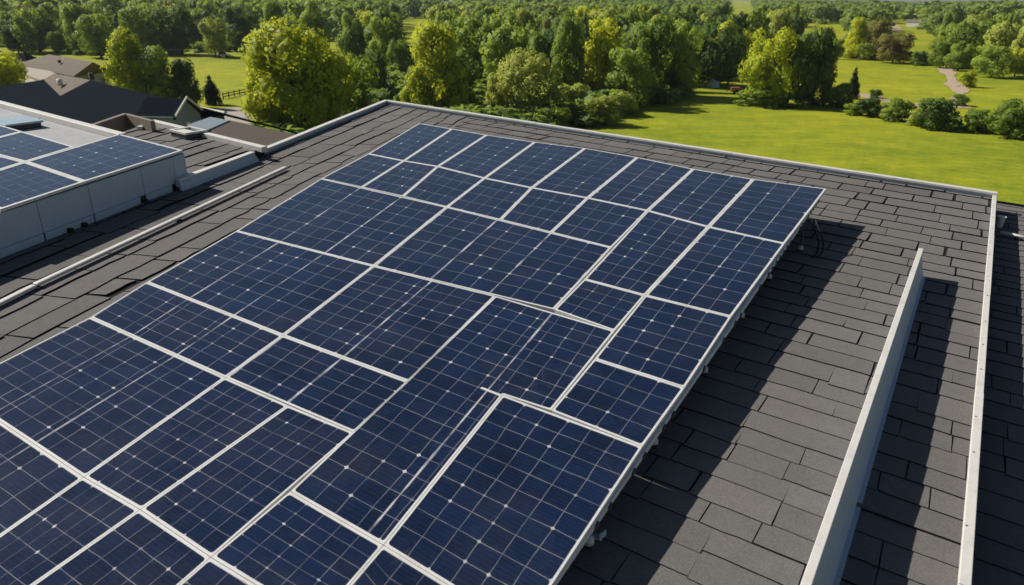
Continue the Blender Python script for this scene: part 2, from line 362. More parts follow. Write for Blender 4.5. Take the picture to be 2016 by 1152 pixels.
# main roof outline in roof coordinates
TL, TR = rp(760, 197, 0.15), rp(1960, 379, 0.15)
RL = rp(500, 300, 0.15)                         # where the left coping starts
EDGE_R = lambda b: TR[0]                        # right edge runs straight away from the camera
BR = np.array([TR[0], -1.5])
L0a, L0b = ap(0, 715), ap(825, 243)             # left edge of the array
dL = (L0b-L0a)/np.linalg.norm(L0b-L0a)
far_t = 0
def isect(p, d, q, e):
    t = np.linalg.solve(np.array([d, -np.array(e)]).T, np.array(q)-np.array(p)); return np.array(p)+t[0]*np.array(d)
farpt = isect(L0a, dL, TL, TR-TL)
dG = (TL-RL)/np.linalg.norm(TL-RL)             # direction of the left roof edge
LB = RL - dG*17.0
# the left slope: courses run away from the camera between two fanning lines
LA_ = L0a - dL*7.0
def seamfun(): pass
main = empty('flat_building', W(-6, 10, -11.5), 'large building under a dark grey shingled roof that carries the main solar array', 'building')
mb = MB()
# right and far field: courses along the far edge
ang = (TR-TL)/np.linalg.norm(TR-TL); ang2 = np.array([-ang[1], ang[0]]); 
regR = [LA_+dL*0.0, np.array([TR[0], -1.5]), TR, farpt]
shingles(mb, regR, lambda s, t: (TR[0]+s*ang[0]+t*ang2[0]*1.0, TR[1]+s*ang[1]+t*ang2[1]), -26, 3, -23, 0.3, lambda t: 0.36+0.42*min(1, max(0, (t+15.5)/15.0))**1.6, [0.5, 0.68, 0.85, 1.05], 0.0, thick=0.010, rs=3)
# left field: long courses running away from the camera
regL = [LB, LA_, farpt, TL]
def fmL(s, t):                                  # s along, t from the array edge outwards; fan
    A = LA_ + dL*s; f = (isect(A, (dL+dG)/2@np.array([[0, 1], [-1, 0]]), RL, dG)-A)
    n = np.array([-dL[1], dL[0]]); 
    k = np.clip(s/28.0, 0, 1); n2 = np.array([-dG[1], dG[0]]); nn = n*(1-k*0.5)+n2*(k*0.5)
    return tuple(A + nn*t)
shingles(mb, regL, fmL, -1, 30, -0.4, 9, 0.52, [0.7, 0.95, 1.25, 1.6], 0.0, thick=0.016, jig=0.055, rs=5, gapmul=2.6)
nG = np.array([-dG[1], dG[0]]); regL2 = [RL, LB, LB+nG*7, RL+nG*7]
shingles(mb, regL2, lambda s, t: tuple(LB-nG*.3+dG*s+nG*t), -1, 18, 0, 8, 0.52, [0.9, 1.3, 1.7], 0.0, thick=0.016, jig=0.055, rs=6, gapmul=2.6)
mb.build('shingle_roof', [M_SHING, M_FELT_SHADOW], main)
mb = MB(); outline = [LB, BR, TR, TL]
mb.hexa([W(*q, -0.35) for q in outline], [W(*q, -0.004) for q in outline]); mb.hexa([W(*q, -0.36) for q in regL2[::-1]], [W(*q, -0.006) for q in regL2[::-1]]); mb.build('roof_deck', M_FELT_SHADOW, main)
mb = MB(); ins = [np.array(q)*0.985+np.mean(outline, 0)*0.015 for q in outline]
bt = [W(*q, -0.35) for q in ins]; mb.hexa([np.array([q[0], q[1], 0]) for q in bt], bt); mb.build('wall', M_SIDING, main)
def coping(name, p, q, wd, h, parent, mat=M_WHITE, side=0.0, h0=0.0, cap=0.03):
    """upright kerb with an overhanging cap; side shifts it outwards"""
    p, q = np.array(p), np.array(q); d = (q-p)/np.linalg.norm(q-p); n = np.array([-d[1], d[0]])*side
    k = MB(); k.bar(W(*(p+n), h0), W(*(q+n), h0), wd*0.6, h-h0-cap, RN); k.build('kerb', M_GREY if mat is M_WHITE else mat, parent)
    L_ = np.linalg.norm(q-p); ns = max(1, int(round(L_/3.4)))
    for i in range(ns):
        j0, j1 = p+n+d*(L_*i/ns+.003), p+n+d*(L_*(i+1)/ns-.003); dz = (0.0, .004)[i % 2]
        c = MB(); c.bar(W(*j0, h-cap+dz), W(*j1, h-cap+dz), wd+(0, .006)[i % 2], cap, RN); c.build(name, mat, parent, bevel=0.006)
coping('edge_coping', TL, TR+ang*0.05, 0.17, 0.15, main, cap=0.055)
coping('edge_coping', RL, TL+dG*0.06, 0.16, 0.15, main, cap=0.055)
coping('edge_coping', np.array([TR[0], TR[1]-0.09]), np.array([TR[0]+0.02, -1.5]), 0.085, 0.10, main, cap=0.05)
for b in np.arange(1.5, 20.5, 1.05):
    sc = MB(); c = W(TR[0]+random.uniform(-.012, .012), b+random.uniform(-.2, .2), 0.10); sc.tube([c-RN*.004, c+RN*0.006], 0.011, 8); sc.build('screw_head', M_DARKMETAL, main, weld=True)

# lower roof to the right
LOW = -0.32
lowb = empty('side_building', W(5, 8, -11.5), 'lower annex with a shingled roof in shade beyond the right roof edge', 'building')
e0 = rp(1965, 400, LOW); e1 = rp(2016, 408, LOW); ed = (e1-e0)/np.linalg.norm(e1-e0)
l0 = isect(e0, ed, (TR[0]+0.06, 0), (0, 1)); l1 = l0+ed*7
lowpoly = [np.array([TR[0]+.06, -2.0]), np.array([l1[0], -2.0]), l1, l0]
mb = MB(); shingles(mb, lowpoly, lambda s, t: (l0[0]+s*ed[0]-t*ed[1], l0[1]+s*ed[1]+t*ed[0]), -3, 9, -27, 0.1, 0.42, [0.6, 0.8, 1.05, 1.4], LOW, thick=.010, rs=9)
mb.build('shingle_roof', [M_SHING, M_FELT_SHADOW], lowb)
mb = MB(); mb.hexa([W(*q, LOW-0.3) for q in lowpoly], [W(*q, LOW-.004) for q in lowpoly]); mb.build('roof_deck', M_FELT_SHADOW, lowb)
mb = MB(); bt = [W(*(np.array(q)*.985+np.mean(lowpoly, 0)*.015), LOW-.3) for q in lowpoly]; mb.hexa([np.array([q[0], q[1], 0]) for q in bt], bt); mb.build('wall', M_SIDING, lowb)
mb = MB(); mb.bar(W(*(l0), LOW), W(*l1, LOW), 0.12, 0.05, RN); mb.build('edge_trim', M_SHING_DARK, lowb, bevel=.006)
# vent stub and conduit on it
v = rp(1966, 447, LOW); vt = empty('vent_pipe', W(*v, LOW), 'short white capped vent pipe on the lower roof beside the right roof edge', 'vent pipe')
mb = MB(); mb.tube([W(*v, LOW), W(*v, LOW+0.22)], 0.07, 14); mb.build('pipe', M_WHITE, vt, weld=True)
mb = MB(); mb.tube([W(*v, LOW+0.22), W(*v, LOW+0.25)], 0.095, 14); mb.build('cap', M_WHITE, vt, weld=True)
p0, p1 = rp(1969, 458, LOW+.08), rp(2030, 471, LOW+.08)
cdt = empty('conduit', W(*p0, LOW), 'thin pale conduit lying across the lower roof at the right frame edge', 'conduit')
mb = MB(); mb.tube([W(*p0, LOW+.08), W(*((p0+p1)/2), LOW+.085), W(*p1, LOW+.08)], 0.04, 10); mb.build('pipe', M_WHITE, cdt, weld=True, smooth=True)
mb = MB()
for f_ in (0.55,): q = p0+(p1-p0)*f_; mb.bar(W(*(q-[0, .08]), LOW), W(*(q+[0, .08]), LOW), 0.07, 0.09, RN)
mb.build('clip', M_BLACK, cdt, bevel=.004)

# the leaning metal divider on the right
FH = 0.50
t0_, t1_ = rp(1592, 1152, FH), rp(1816, 489, FH); fd = (t1_-t0_)/np.linalg.norm(t1_-t0_); t0_ = t0_-fd*3.0
fn = np.array([fd[1], -fd[0]])
fin = empty('metal_divider', W(*((t0_+t1_)/2), 0), 'tall leaning white sheet metal divider standing on the shingles right of the main array', 'divider')
LEAN0, LEAN1 = 0.36, 0.16
b0_, b1_ = rp(1642, 1152, 0), rp(1817, 546, 0); b0_ = b0_-(b1_-b0_)/np.linalg.norm(b1_-b0_)*3.0
mb = MB()
nS = 14
for i in range(nS):
    f0, f1 = i/nS, (i+1)/nS
    T0, T1 = t0_+(t1_-t0_)*f0, t0_+(t1_-t0_)*f1; B0, B1 = b0_+(b1_-b0_)*f0, b0_+(b1_-b0_)*f1
    th = 0.02
    mb.hexa([W(*(B0-fn*th), 0.0), W(*B0, 0.0), W(*B1, 0.0), W(*(B1-fn*th), 0.0)][::-1], [W(*(T0-fn*th), FH-.03), W(*T0, FH-.03), W(*T1, FH-.03), W(*(T1-fn*th), FH-.03)][::-1])
mb.build('sheet', M_GREY, fin, weld=True)
mb = MB(); 
wA, wB = 0.052, 0.055
mb.hexa([W(*(t0_-fn*wA), FH-.05), W(*(t0_+fn*.02), FH-.05), W(*(t1_+fn*.02), FH-.05), W(*(t1_-fn*wB), FH-.05)], [W(*(t0_-fn*wA), FH), W(*(t0_+fn*.02), FH), W(*(t1_+fn*.02), FH), W(*(t1_-fn*wB), FH)])
mb.build('top_flange', M_WHITE, fin, bevel=.006)
mb = MB(); mb.bar(W(*(b0_+fn*.012), 0.012), W(*(b1_+fn*.012), 0.012), 0.05, 0.012, RN); fl = mb.build('base_flange', M_GREY, fin)
for i in range(26):
    mb = MB(); q = b0_+(b1_-b0_)*(i+.5)/26+fn*.02; mb.tube([W(*q, 0.022), W(*q, .032)], 0.010, 8); mb.build('rivet', M_WHITE, fl, weld=True)

# ------------------------------------------------------------------ solar panels
def panel_mesh(corners, hf, nx, ny, major, name, parent, fw=None, gap=0.003, th=0.045, cellmat=M_CELLS, base=None):
    """corners in roof coordinates, clockwise from the far left one; base gives the four corners that carry the cell grid"""
    c = [np.array(q, float) for q in corners]; n4 = len(c)
    def inset(ds):
        L = []
        for k in range(n4):
            p, q = c[k], c[(k+1) % n4]; d = (q-p)/np.linalg.norm(q-p); L.append((p+np.array([d[1], -d[0]])*ds[k], d))
        return [isect(L[k-1][0], L[k-1][1], L[k][0], L[k][1]) for k in range(n4)]
    def wdt(k):
        d = c[(k+1) % n4]-c[k]; d = abs(d/np.linalg.norm(d)); bm_ = (c[(k+1) % n4][1]+c[k][1])/2
        return fw if fw else (0.023+0.0010*bm_ if d[0] > .7 else 0.014+0.0014*bm_)
    o = inset([gap]*n4); i_ = inset([gap+wdt(k) for k in range(n4)])
    w3 = lambda q, dz: W(q[0], q[1], hf(q[1])+dz)
    inner = []; outer = []
    for k in range(n4):
        A, B, D = i_[k-1], i_[k], i_[(k+1) % n4]; u = (A-B)/np.linalg.norm(A-B); v = (D-B)/np.linalg.norm(D-B); r = 0.024
        inner += [B+u*r, B+(u+v)*r*.3, B+v*r]; outer += [o[k]]*3
    f = MB(); n = len(inner); ch = 0.004
    for k in range(n):
        j = (k+1) % n
        if np.allclose(outer[k], outer[j]): f.face([w3(outer[k], ch), w3(inner[j], ch), w3(inner[k], ch)])
        else: f.face([w3(outer[k], ch), w3(outer[j], ch), w3(inner[j], ch), w3(inner[k], ch)])
        f.face([w3(inner[k], ch), w3(inner[j], ch), w3(inner[j], -.006), w3(inner[k], -.006)])
    for k in range(n4):
        j = (k+1) % n4; f.face([w3(o[k], ch), w3(o[k], -th), w3(o[j], -th), w3(o[j], ch)])
    f.build('frame', M_FRAME, parent, weld=True)
    s = MB(); uvs = []; mus = []; K = 3
    if n4 == 4:
        lerp = lambda u, v: (i_[0]*(1-u)+i_[1]*u)*(1-v)+(i_[3]*(1-u)+i_[2]*u)*v
        for a in range(K):
            for b in range(K):
                q = [(a/K, b/K), (a/K, (b+1)/K), ((a+1)/K, (b+1)/K), ((a+1)/K, b/K)]
                s.face([w3(lerp(u, v), 0.0) for u, v in q]); uvs += [(u*nx, v*ny) for u, v in q]; mus += [(u*major if major > 1 else 0.5, v) for u, v in q]
    else:
        M_ = np.linalg.inv(np.array([base[1]-base[0], base[3]-base[0]]).T)
        q = [M_@(z-base[0]) for z in i_][::-1]; s.face([w3(z, 0.0) for z in i_[::-1]]); uvs += [(z[0]*nx, z[1]*ny) for z in q]; mus += [(z[0]*major, z[1]) for z in q]
    s.face([w3(q, -th+.004) for q in i_], 1); uvs += [(.5, .5)]*n4; mus += [(.5, .5)]*n4
    sh = s.build('cell_sheet', [cellmat, M_BACK], parent)
    for nm, dat in (('cells', uvs), ('major', mus)):
        l = sh.data.uv_layers.new(name=nm); l.data.foreach_set('uv', np.array(dat, dtype=np.float32).ravel())
    return sh
GRP = 'solar panels of the main array'
PX = lambda *q: [ap(*z) for z in q]
ps = []
t = [(825, 243), (890, 254), (958, 266), (1053, 280), (1152, 292), (1255, 310), (1365, 333), (1483, 353), (1627, 372)]
bq = [(725, 303), (795, 317), (862, 328), (954, 351), (1047, 370), (1157, 390), (1275, 415), (1395, 447), (1545, 480)]
ordn = ['first', 'second', 'third', 'fourth', 'fifth', 'sixth', 'seventh', 'eighth']
for k in range(8):
    pos = 'at the far left corner of the main array' if k == 0 else ('at the far right corner of the main array' if k == 7 else '%s from the left in the farthest row of the main array' % ordn[k])
    ps.append((PX(t[k], t[k+1], bq[k+1], bq[k]), 3 if k < 5 else 3, 8, 0 if k < 5 else 3, 'upright blue solar panel '+pos))
r1b = [(632, 352), (712, 369), (793, 387), (880, 408)]
for k in range(3): ps.append((PX(bq[k], bq[k+1], r1b[k+1], r1b[k]), 4, 4, 0, 'squat blue solar panel, %s from the left in the second farthest row' % ordn[k]))
r1c = [(880, 408), (985, 433), (1085, 458), (1204, 488)]
for k in range(3): ps.append((PX(bq[3+k], bq[4+k], r1c[k+1], r1c[k]), 4, 4, 0, 'squat blue solar panel, %s from the left in the second farthest row' % ordn[3+k]))
ps += [
 (PX(bq[6], bq[7], (1270, 582), (1150, 550)), 4, 9, 2, 'tall narrow solar panel in front of the seventh panel of the farthest row'),
 (PX(bq[7], bq[8], (1440, 624), (1270, 582)), 4, 8, 2, 'solar panel on the right edge, nearer neighbour of the far right corner panel'),
 (PX(r1b[0], r1b[3], (736, 524), (465, 455)), 9, 7, 3, 'wide solar panel on the left edge, third row from the far end'),
 (PX(r1c[0], r1c[3], (1091, 610), (736, 524)), 9, 7, 3, 'widest solar panel in the middle of the main array, below the short squat row'),
 (PX((465, 455), (736, 524), (557, 661), (289, 556)), 9, 7, 3, 'wide solar panel on the left edge, fourth row from the far end'),
 (PX((736, 524), (976, 583), (805, 752), (557, 661)), 7, 9, 2, 'large solar panel just left of the notched one in the middle'),
 (PX((1150, 550), (1270, 582), (1210, 652), (1091, 610)), 4, 4, 0, 'smallest square solar panel, tucked between larger ones in the right half'),
 (PX((976, 583), (1210, 652), (1085, 809), (990, 778), (755, 1074), (571, 968)), 7, 17, 2, 'largest solar panel with a notched corner, in the middle right of the main array'),
 (PX((1270, 582), (1440, 624), (1348, 764), (1170, 707)), 4, 6, 0, 'solar panel on the right edge, third from the far end'),
 (PX((1170, 707), (1348, 764), (1265, 880), (1085, 809)), 4, 4, 0, 'solar panel on the right edge, fourth from the far end'),
 (PX((289, 556), (557, 661), (444, 744), (178, 625)), 8, 5, 3, 'low wide solar panel on the left edge, fifth row from the far end'),
 (PX((557, 661), (805, 752), (697, 852), (444, 744)), 6, 5, 2, 'low wide solar panel in the middle, beside the fifth left edge panel'),
 (PX((178, 625), (444, 744), (165, 940), (-98, 765)), 8, 9, 3, 'large solar panel at the left frame edge above the widest white frame line'),
 (PX((444, 744), (568, 799), (276, 1004), (165, 940)), 5, 9, 0, 'slim solar panel in the lower left, left of a matching slim one'),
 (PX((568, 799), (697, 852), (415, 1098), (276, 1004)), 5, 9, 0, 'slim solar panel in the lower left, right of a matching slim one'),
 (PX((571, 968), (755, 1074), (625, 1226), (415, 1098)), 5, 6, 0, 'solar panel cut by the bottom frame edge, left of the big right edge panel'),
 (PX((990, 778), (1265, 880), (1028, 1242), (755, 1074)), 6, 10, 0, 'big solar panel on the right edge nearest the camera'),
]
def down(p0, p1, b):                            # extend an array line to a nearer row
    A, B = ap(*p0), ap(*p1); return A+(B-A)*(b-A[1])/(B[1]-A[1])
row = 0.35
eL = down((178, 625), (-98, 765), row); eM = down((444, 744), (165, 940), row); eN = down((568, 799), (276, 1004), row); eO = down((697, 852), (415, 1098), row); eP = down((990, 778), (755, 1074), row); eQ = down((1265, 880), (1028, 1242), row)
ps += [
 ([ap(-98, 765), ap(165, 940), eM, eL], 8, 9, 3, 'solar panel in the bottom left corner of the picture'),
 ([ap(165, 940), ap(276, 1004), eN, eM], 5, 9, 0, 'slim panel at the bottom edge, left of a pair under the widest frame line'),
 ([ap(276, 1004), ap(415, 1098), eO, eN], 5, 9, 0, 'slim panel at the bottom edge, right of a pair under the widest frame line'),
 ([ap(415, 1098), ap(625, 1226), eP, eO], 5, 9, 0, 'solar panel barely showing at the bottom edge below the crossing frame lines'),
 ([ap(755, 1074), ap(1028, 1242), down((1265, 880), (1028, 1242), 1.3), ap(625, 1226)], 6, 6, 0, 'solar panel at the bottom edge below the big right edge panel'),
]
for cs, nx_, ny_, mj_, lab in ps:
    c = np.mean(cs, 0); root = empty('solar_panel', W(c[0], c[1], ah(c[1])), lab, 'solar panel', GRP)
    panel_mesh(cs, ah, nx_, ny_, mj_, 'solar_panel', root, base=None if len(cs) == 4 else [cs[0], cs[1], None, cs[0]+(cs[5]-cs[0])])

    if len(cs) == 6:
        mb = MB(); A_, B_ = ap(947, 764), ap(988, 780); mb.bar(W(*A_, ah(A_[1])), W(*B_, ah(B_[1])), .035, .006, RN); mb.build('cross_bar', M_FRAME, root)
# mounting rail, feet and cables along the right edge
r0, r1 = ap(1028, 1242), ap(1627, 372)
rail = empty('mounting_rail', W(*((r0+r1)/2), 0.2), 'pale metal mounting rail under the right edge of the main array', 'rail')
def up_h(b, dz): return ah(b)+dz
off = np.array([-0.05, 0.0])
mb = MB(); q0, q1 = r0+off+[0, .05], r1+off-[0, .05]
mb.bar(W(*q0, ah(q0[1])-.115), W(*q1, ah(q1[1])-.115), 0.05, 0.065, RN); mb.build('rail_profile', M_FRAME, rail, bevel=.005)
for i in range(46):
    q = q0+(q1-q0)*(i+.5)/46; mb = MB()
    if random.random() < .55: mb.bar(W(*(q+[.028, -.02]), ah(q[1])-.10-random.uniform(0, .03)), W(*(q+[.028, .03]), ah(q[1])-.10), 0.03, 0.05, RN); mb.build('rail_clamp', M_DARKMETAL, rail)
def foot(px, py, lab, grp='support feet under the right edge of the main array'):
    # foot point on the roof right below the rail, a little inside the edge
    b = py; a = r0[0]+(r1[0]-r0[0])*(b-r0[1])/(r1[1]-r0[1])+px
    h = ah(b)-.115
    if h < .05: return
    e = empty('support_foot', W(a, b, 0.015), lab, 'support foot', grp)
    mb = MB(); mb.prism([W(a-.06, b-.05, .016), W(a+.06, b-.05, .016), W(a+.06, b+.05, .016), W(a-.06, b+.05, .016)], RN*.03); mb.build('base_plate', M_DARKMETAL, e, bevel=.006)
    mb = MB(); mb.tube([W(a, b, .046), W(a-.01, b, h*.55), W(a-.05-px, b, h)], [.028, .02, .02], 10); mb.build('post', M_DARKMETAL, e, smooth=False, weld=True)
    mb = MB(); mb.tube([W(a, b, .046), W(a, b, .085), W(a, b, .12)], [.05, .045, .025], 12); mb.build('collar', M_WHITE, e, weld=True, smooth=True)
labs = ['nearest support foot under the right edge of the array', 'support foot under the right edge, second from the camera', 'support foot under the right edge, third from the camera', 'support foot under the right edge, fourth from the camera', 'support foot under the right edge, second from the far end', 'farthest support foot with a white collar under the far right corner']
for b_, l_, dx in zip((4.5, 6.2, 8.0, 9.9, 11.7, 13.5), labs, (-.10, -.14, -.14, -.16, -.16, .02)): foot(dx, b_, l_)
# loose cables at the far right corner
c0 = ap(1606, 425); cb_ = empty('loose_cable', W(*c0, ah(c0[1])-.1), 'black loose cables hanging from the far right corner of the main array', 'cable')
for dx, dl in ((0.0, 0.0), (0.07, 0.06)):
    mb = MB(); pts = []
    for k in range(9):
        f_ = k/8; pts.append(W(c0[0]-.05+dx+.34*math.sin(f_*2.2)*.8, c0[1]-.1-.45*f_+dl, (ah(c0[1])-.1)*(1-f_)**1.3+.02))
    mb.tube(pts, .016, 7); mb.build('cable_strand', M_BLACK, cb_, smooth=True, weld=True)
# small metal clip fallen beside the nearest edge
q = rp(1168, 1064, 0.0); e = empty('metal_bracket', W(*q, 0), 'small bent grey bracket lying in shadow beside the nearest array edge', 'bracket')
mb = MB(); mb.bar(W(q[0]-.08, q[1], .018), W(q[0]+.06, q[1]+.05, .018), .07, .012, RN); mb.build('plate', M_WHITE, e, bevel=.003)
mb = MB(); mb.bar(W(q[0]+.055, q[1]-.005, .03), W(q[0]+.075, q[1]+.085, .03), .012, .07, RN); mb.build('tab', M_GREY, e, bevel=.003)

# ------------------------------------------------------------------ left side of the roof
# low rail
q0, q1 = rp(-60, 618, .12), rp(562, 326, .12)
rl = empty('roof_rail', W(*((q0+q1)/2), 0), 'long low white metal rail lying along the shingles left of the main array', 'rail')
mid_ = rp(66, 556, .12)
for A, B, hgt in ((q0, mid_, .0), (mid_+(q1-q0)/np.linalg.norm(q1-q0)*.015, q1, .012)):
    mb = MB(); mb.bar(W(*A, .035+hgt), W(*B, .035+hgt), .10, .055, RN); mb.build('rail_segment', M_WHITE, rl, bevel=.02)
for f_ in (.13, .52):
    q = q0+(q1-q0)*f_; mb = MB(); mb.bar(W(*(q-[.05, 0]), .0), W(*(q+[.05, 0]), .0), .10, .04, RN); mb.build('standoff', M_BLACK, rl)
# clad plinth
PH = 0.78
k1b = rp(368, 366, 0.0); k1t = rp(360, 297, PH); k0t = rp(0, 412, PH); kd = (k1t-k0t)/np.linalg.norm(k1t-k0t)
kn = np.array([-kd[1], kd[0]]); 
if kn[0] > 0: kn = -kn
far_l = rp(235, 263, PH)
box = empty('panel_plinth', W(*((k0t+k1t)/2+kn*1.2), 0), 'long grey clad plinth on the left carrying the raised solar panels', 'plinth')
k00 = k0t-kd*4.0
sd_ = far_l-k1t
mb = MB(); pl = [k00, k1t, far_l, far_l-kd*14]
mb.hexa([W(*(q+kn*.03), .0) for q in pl[:2]]+[W(*q, .0) for q in pl[2:]], [W(*(q+kn*.03), PH-.06) for q in pl[:2]]+[W(*q, PH-.06) for q in pl[2:]]); mb.build('core', M_DARKMETAL, box, weld=True)
seams = [k00, rp(85, 395, PH-.03), rp(166, 360, PH-.03), rp(276, 327, PH-.03), rp(333, 306, PH-.03), k1t]
seams = [k00]+[k00+kd*((s_-k00)@kd) for s_ in seams[1:]]
for i in range(5):
    A, B = seams[i]+kd*.006, seams[i+1]-kd*.006
    mb = MB(); mb.hexa([W(*A, .16), W(*B, .16), W(*(B+kn*.03), .16), W(*(A+kn*.03), .16)], [W(*A, PH-.065), W(*B, PH-.065), W(*(B+kn*.03), PH-.065), W(*(A+kn*.03), PH-.065)]); mb.build('cladding_panel', M_GREY, box, bevel=.004)
for i in range(5):
    A, B = seams[i]+kd*.02-kn*.012, seams[i+1]-kd*(.16 if i in (2, 3) else .02)-kn*.012
    mb = MB(); mb.hexa([W(*A, .015), W(*B, .015), W(*(B+kn*.03), .015), W(*(A+kn*.03), .015)], [W(*A, .155), W(*B, .155), W(*(B+kn*.03), .155), W(*(A+kn*.03), .155)]); mb.build('skirting', M_GREY, box, bevel=.004)
for s_ in (seams[3]-kd*.08, seams[4]-kd*.08, seams[1]+kd*.5, seams[2]-kd*.3):
    mb = MB(); mb.bar(W(*(s_-kn*.10), .0), W(*(s_+kn*.02), .0), .08, .09, RN); mb.build('bracket', M_BLACK, box, bevel=.01)
mb = MB(); e_ = [k1t, far_l]; dd = (far_l-k1t)/np.linalg.norm(far_l-k1t)
mb.hexa([W(*k1t, .0), W(*(k1t+kd*.03), .0), W(*(far_l+kd*.03), .0), W(*far_l, .0)], [W(*k1t, PH-.065), W(*(k1t+kd*.03), PH-.065), W(*(far_l+kd*.03), PH-.065), W(*far_l, PH-.065)]); mb.build('end_panel', M_GREY, box)
hb = lambda b: PH
GR2 = 'raised solar panels on the grey plinth'
pb = lambda *q: [rp(*z, PH) for z in q]
P5 = rp(235, 263, PH); 
raised = [
 (pb((50, 319), (235, 264), (360, 296), (166, 358)), 6, 6, 'raised solar panel at the far right corner of the grey plinth'),
 (pb((-100, 366), (50, 319), (166, 358), (0, 413)), 6, 6, 'raised solar panel at the near front edge of the grey plinth'),
 (pb((44, 259), (147, 289), (49, 319), (-70, 288)), 6, 6, 'raised solar panel behind the corner panel, next to the membrane roof'),
 (pb((-60, 228), (44, 259), (-70, 288), (-180, 258)), 6, 6, 'raised solar panel cut by the left frame edge, behind the others'),
 (pb((-70, 289), (49, 319), (-100, 366), (-230, 330)), 6, 6, 'raised solar panel cut by the left frame edge, in the middle of its block'),
]
for cs, a_, b_, lab in raised:
    c = np.mean(cs, 0); root = empty('solar_panel', W(c[0], c[1], PH), lab, 'solar panel', GR2); panel_mesh(cs, hb, a_, b_, 0, 'solar_panel', root, fw=.06)
# membrane roof behind the plinth
MH = PH-.12
mem = empty('membrane_roof', W(*rp(120, 262, MH), 0), 'flat light grey membrane roof with a white edge coping behind the raised panels', 'roof')
me_ = [rp(-200, 150, MH), rp(240, 265, MH), rp(235, 268, MH), rp(130, 300, MH), rp(-250, 190, MH)]
mb = MB(); mpoly = [rp(-200, 152, MH), rp(241, 266, MH), rp(200, 278, MH), rp(60, 318, MH), rp(-300, 214, MH)]
mb.hexa([W(*q, -.2) for q in mpoly], [W(*q, MH) for q in mpoly]); mb.build('membrane', M_MEMBRANE, mem)
cA, cB = rp(-200, 148, MH+.14), rp(241, 263, MH+.14)
mb = MB(); mb.bar(W(*cA, MH+.0), W(*cB, MH+.0), .20, .14, RN); mb.build('edge_coping', M_WHITE, mem, bevel=.015)
s0, s1 = rp(84, 231, MH+.004), rp(46, 247, MH+.004)
mb = MB(); mb.bar(W(*s0, MH+.001), W(*s1, MH+.001), .03, .006, RN); mb.build('seam', M_DARKMETAL, mem)
q = rp(34, 250, MH); sk = empty('skylight', W(*q, MH), 'pale blue skylight lid on the light grey membrane roof', 'skylight')
d1 = (cB-cA)/np.linalg.norm(cB-cA); d2 = np.array([-d1[1], d1[0]])
def rect(c, u, v, du, dv): return [c-u*du-v*dv, c+u*du-v*dv, c+u*du+v*dv, c-u*du+v*dv]
mb = MB(); mb.prism([W(*z, MH) for z in rect(q, d1, d2, .42, .38)], RN*.12); mb.build('curb', M_DARKMETAL, sk, bevel=.01)
mb = MB(); mb.prism([W(*z, MH+.12) for z in rect(q, d1, d2, .47, .43)], RN*.05); mb.build('lid', M_SKYLIGHT, sk, bevel=.015)

# upstand and the raised shingle roof behind it
UH = 0.26
u0, u1 = rp(370, 347, UH), rp(500, 299, UH)
ups = empty('roof_upstand', W(*((u0+u1)/2), 0), 'short blue grey upstand wall with a white cap between the plinth and the roof edge', 'upstand')
ud = (u1-u0)/np.linalg.norm(u1-u0); un = np.array([-ud[1], ud[0]]); u0 = u0-ud*.30
mb = MB(); lean = -un*.06
mb.hexa([W(*(u0+lean), .0), W(*(u1+ud*.12+lean), .0), W(*(u1+un*.1), .0), W(*(u0+un*.1), .0)], [W(*u0, UH-.03), W(*u1, UH-.03), W(*(u1+un*.1), UH-.03), W(*(u0+un*.1), UH-.03)]); mb.build('face_sheet', M_GREY, ups, bevel=.004)
mb = MB(); mb.bar(W(*(u0+un*.04), UH-.03), W(*(u1+un*.04), UH-.03), .15, .035, RN); mb.build('cap', M_WHITE, ups, bevel=.008)
SH = UH-.06
spoly = [rp(372, 349, SH), rp(503, 301, SH), rp(520, 291, SH), rp(300, 238, SH), rp(236, 262, SH)]
spoly[0] = u0+un*.1; spoly[1] = u1+un*.1
sb_ = empty('upper_roof_section', W(*np.mean(spoly, 0), 0), 'small raised shingled roof section behind the short upstand', 'roof')
mb = MB(); spoly2 = [np.array(q) for q in spoly]
sdn = un
shingles(mb, spoly2, lambda s, t: (u0[0]+ud[0]*s+un[0]*t, u0[1]+ud[1]*s+un[1]*t), -9, 9, -0.3, 12, .5, [1.1, 1.5, 1.9], SH, thick=.018, jig=.08, rs=12, gapmul=2.6)
mb.build('shingle_roof', [M_SHING, M_FELT_SHADOW], sb_)
mb = MB(); mb.hexa([W(*q, -.3) for q in spoly2], [W(*q, SH-.004) for q in spoly2]); mb.build('roof_deck', M_FELT_SHADOW, sb_)
cA, cB = rp(300, 236, SH+.14), rp(521, 289, SH+.14); mb = MB(); mb.bar(W(*cA, SH), W(*cB, SH), .18, .14, RN); mb.build('edge_coping', M_WHITE, sb_, bevel=.015)
cC = rp(274, 250, SH+.10); mb = MB(); mb.bar(W(*cC, SH), W(*(cA+(cC-cA)*.03), SH), .14, .11, RN); mb.build('edge_coping', M_WHITE, sb_, bevel=.012)
q = rp(372, 270, SH); rv = empty('roof_vent', W(*q, SH), 'low white roof vent box with a raised frame on the small shingled section', 'roof vent')
d1 = (cB-cA)/np.linalg.norm(cB-cA); d2 = np.array([-d1[1], d1[0]])
mb = MB(); mb.prism([W(*z, SH+.01) for z in rect(q, d1, d2, .34, .30)], RN*.14); mb.build('curb', M_DARKMETAL, rv, bevel=.01)
mb = MB()
for s_ in (-1, 1):
    mb.bar(W(*(q+d2*.28*s_-d1*.37), SH+.15), W(*(q+d2*.28*s_+d1*.37), SH+.15), .08, .05, RN); mb.bar(W(*(q+d1*.32*s_-d2*.24), SH+.15), W(*(q+d1*.32*s_+d2*.24), SH+.15), .08, .05, RN)
mb.build('lid_frame', M_WHITE, rv)
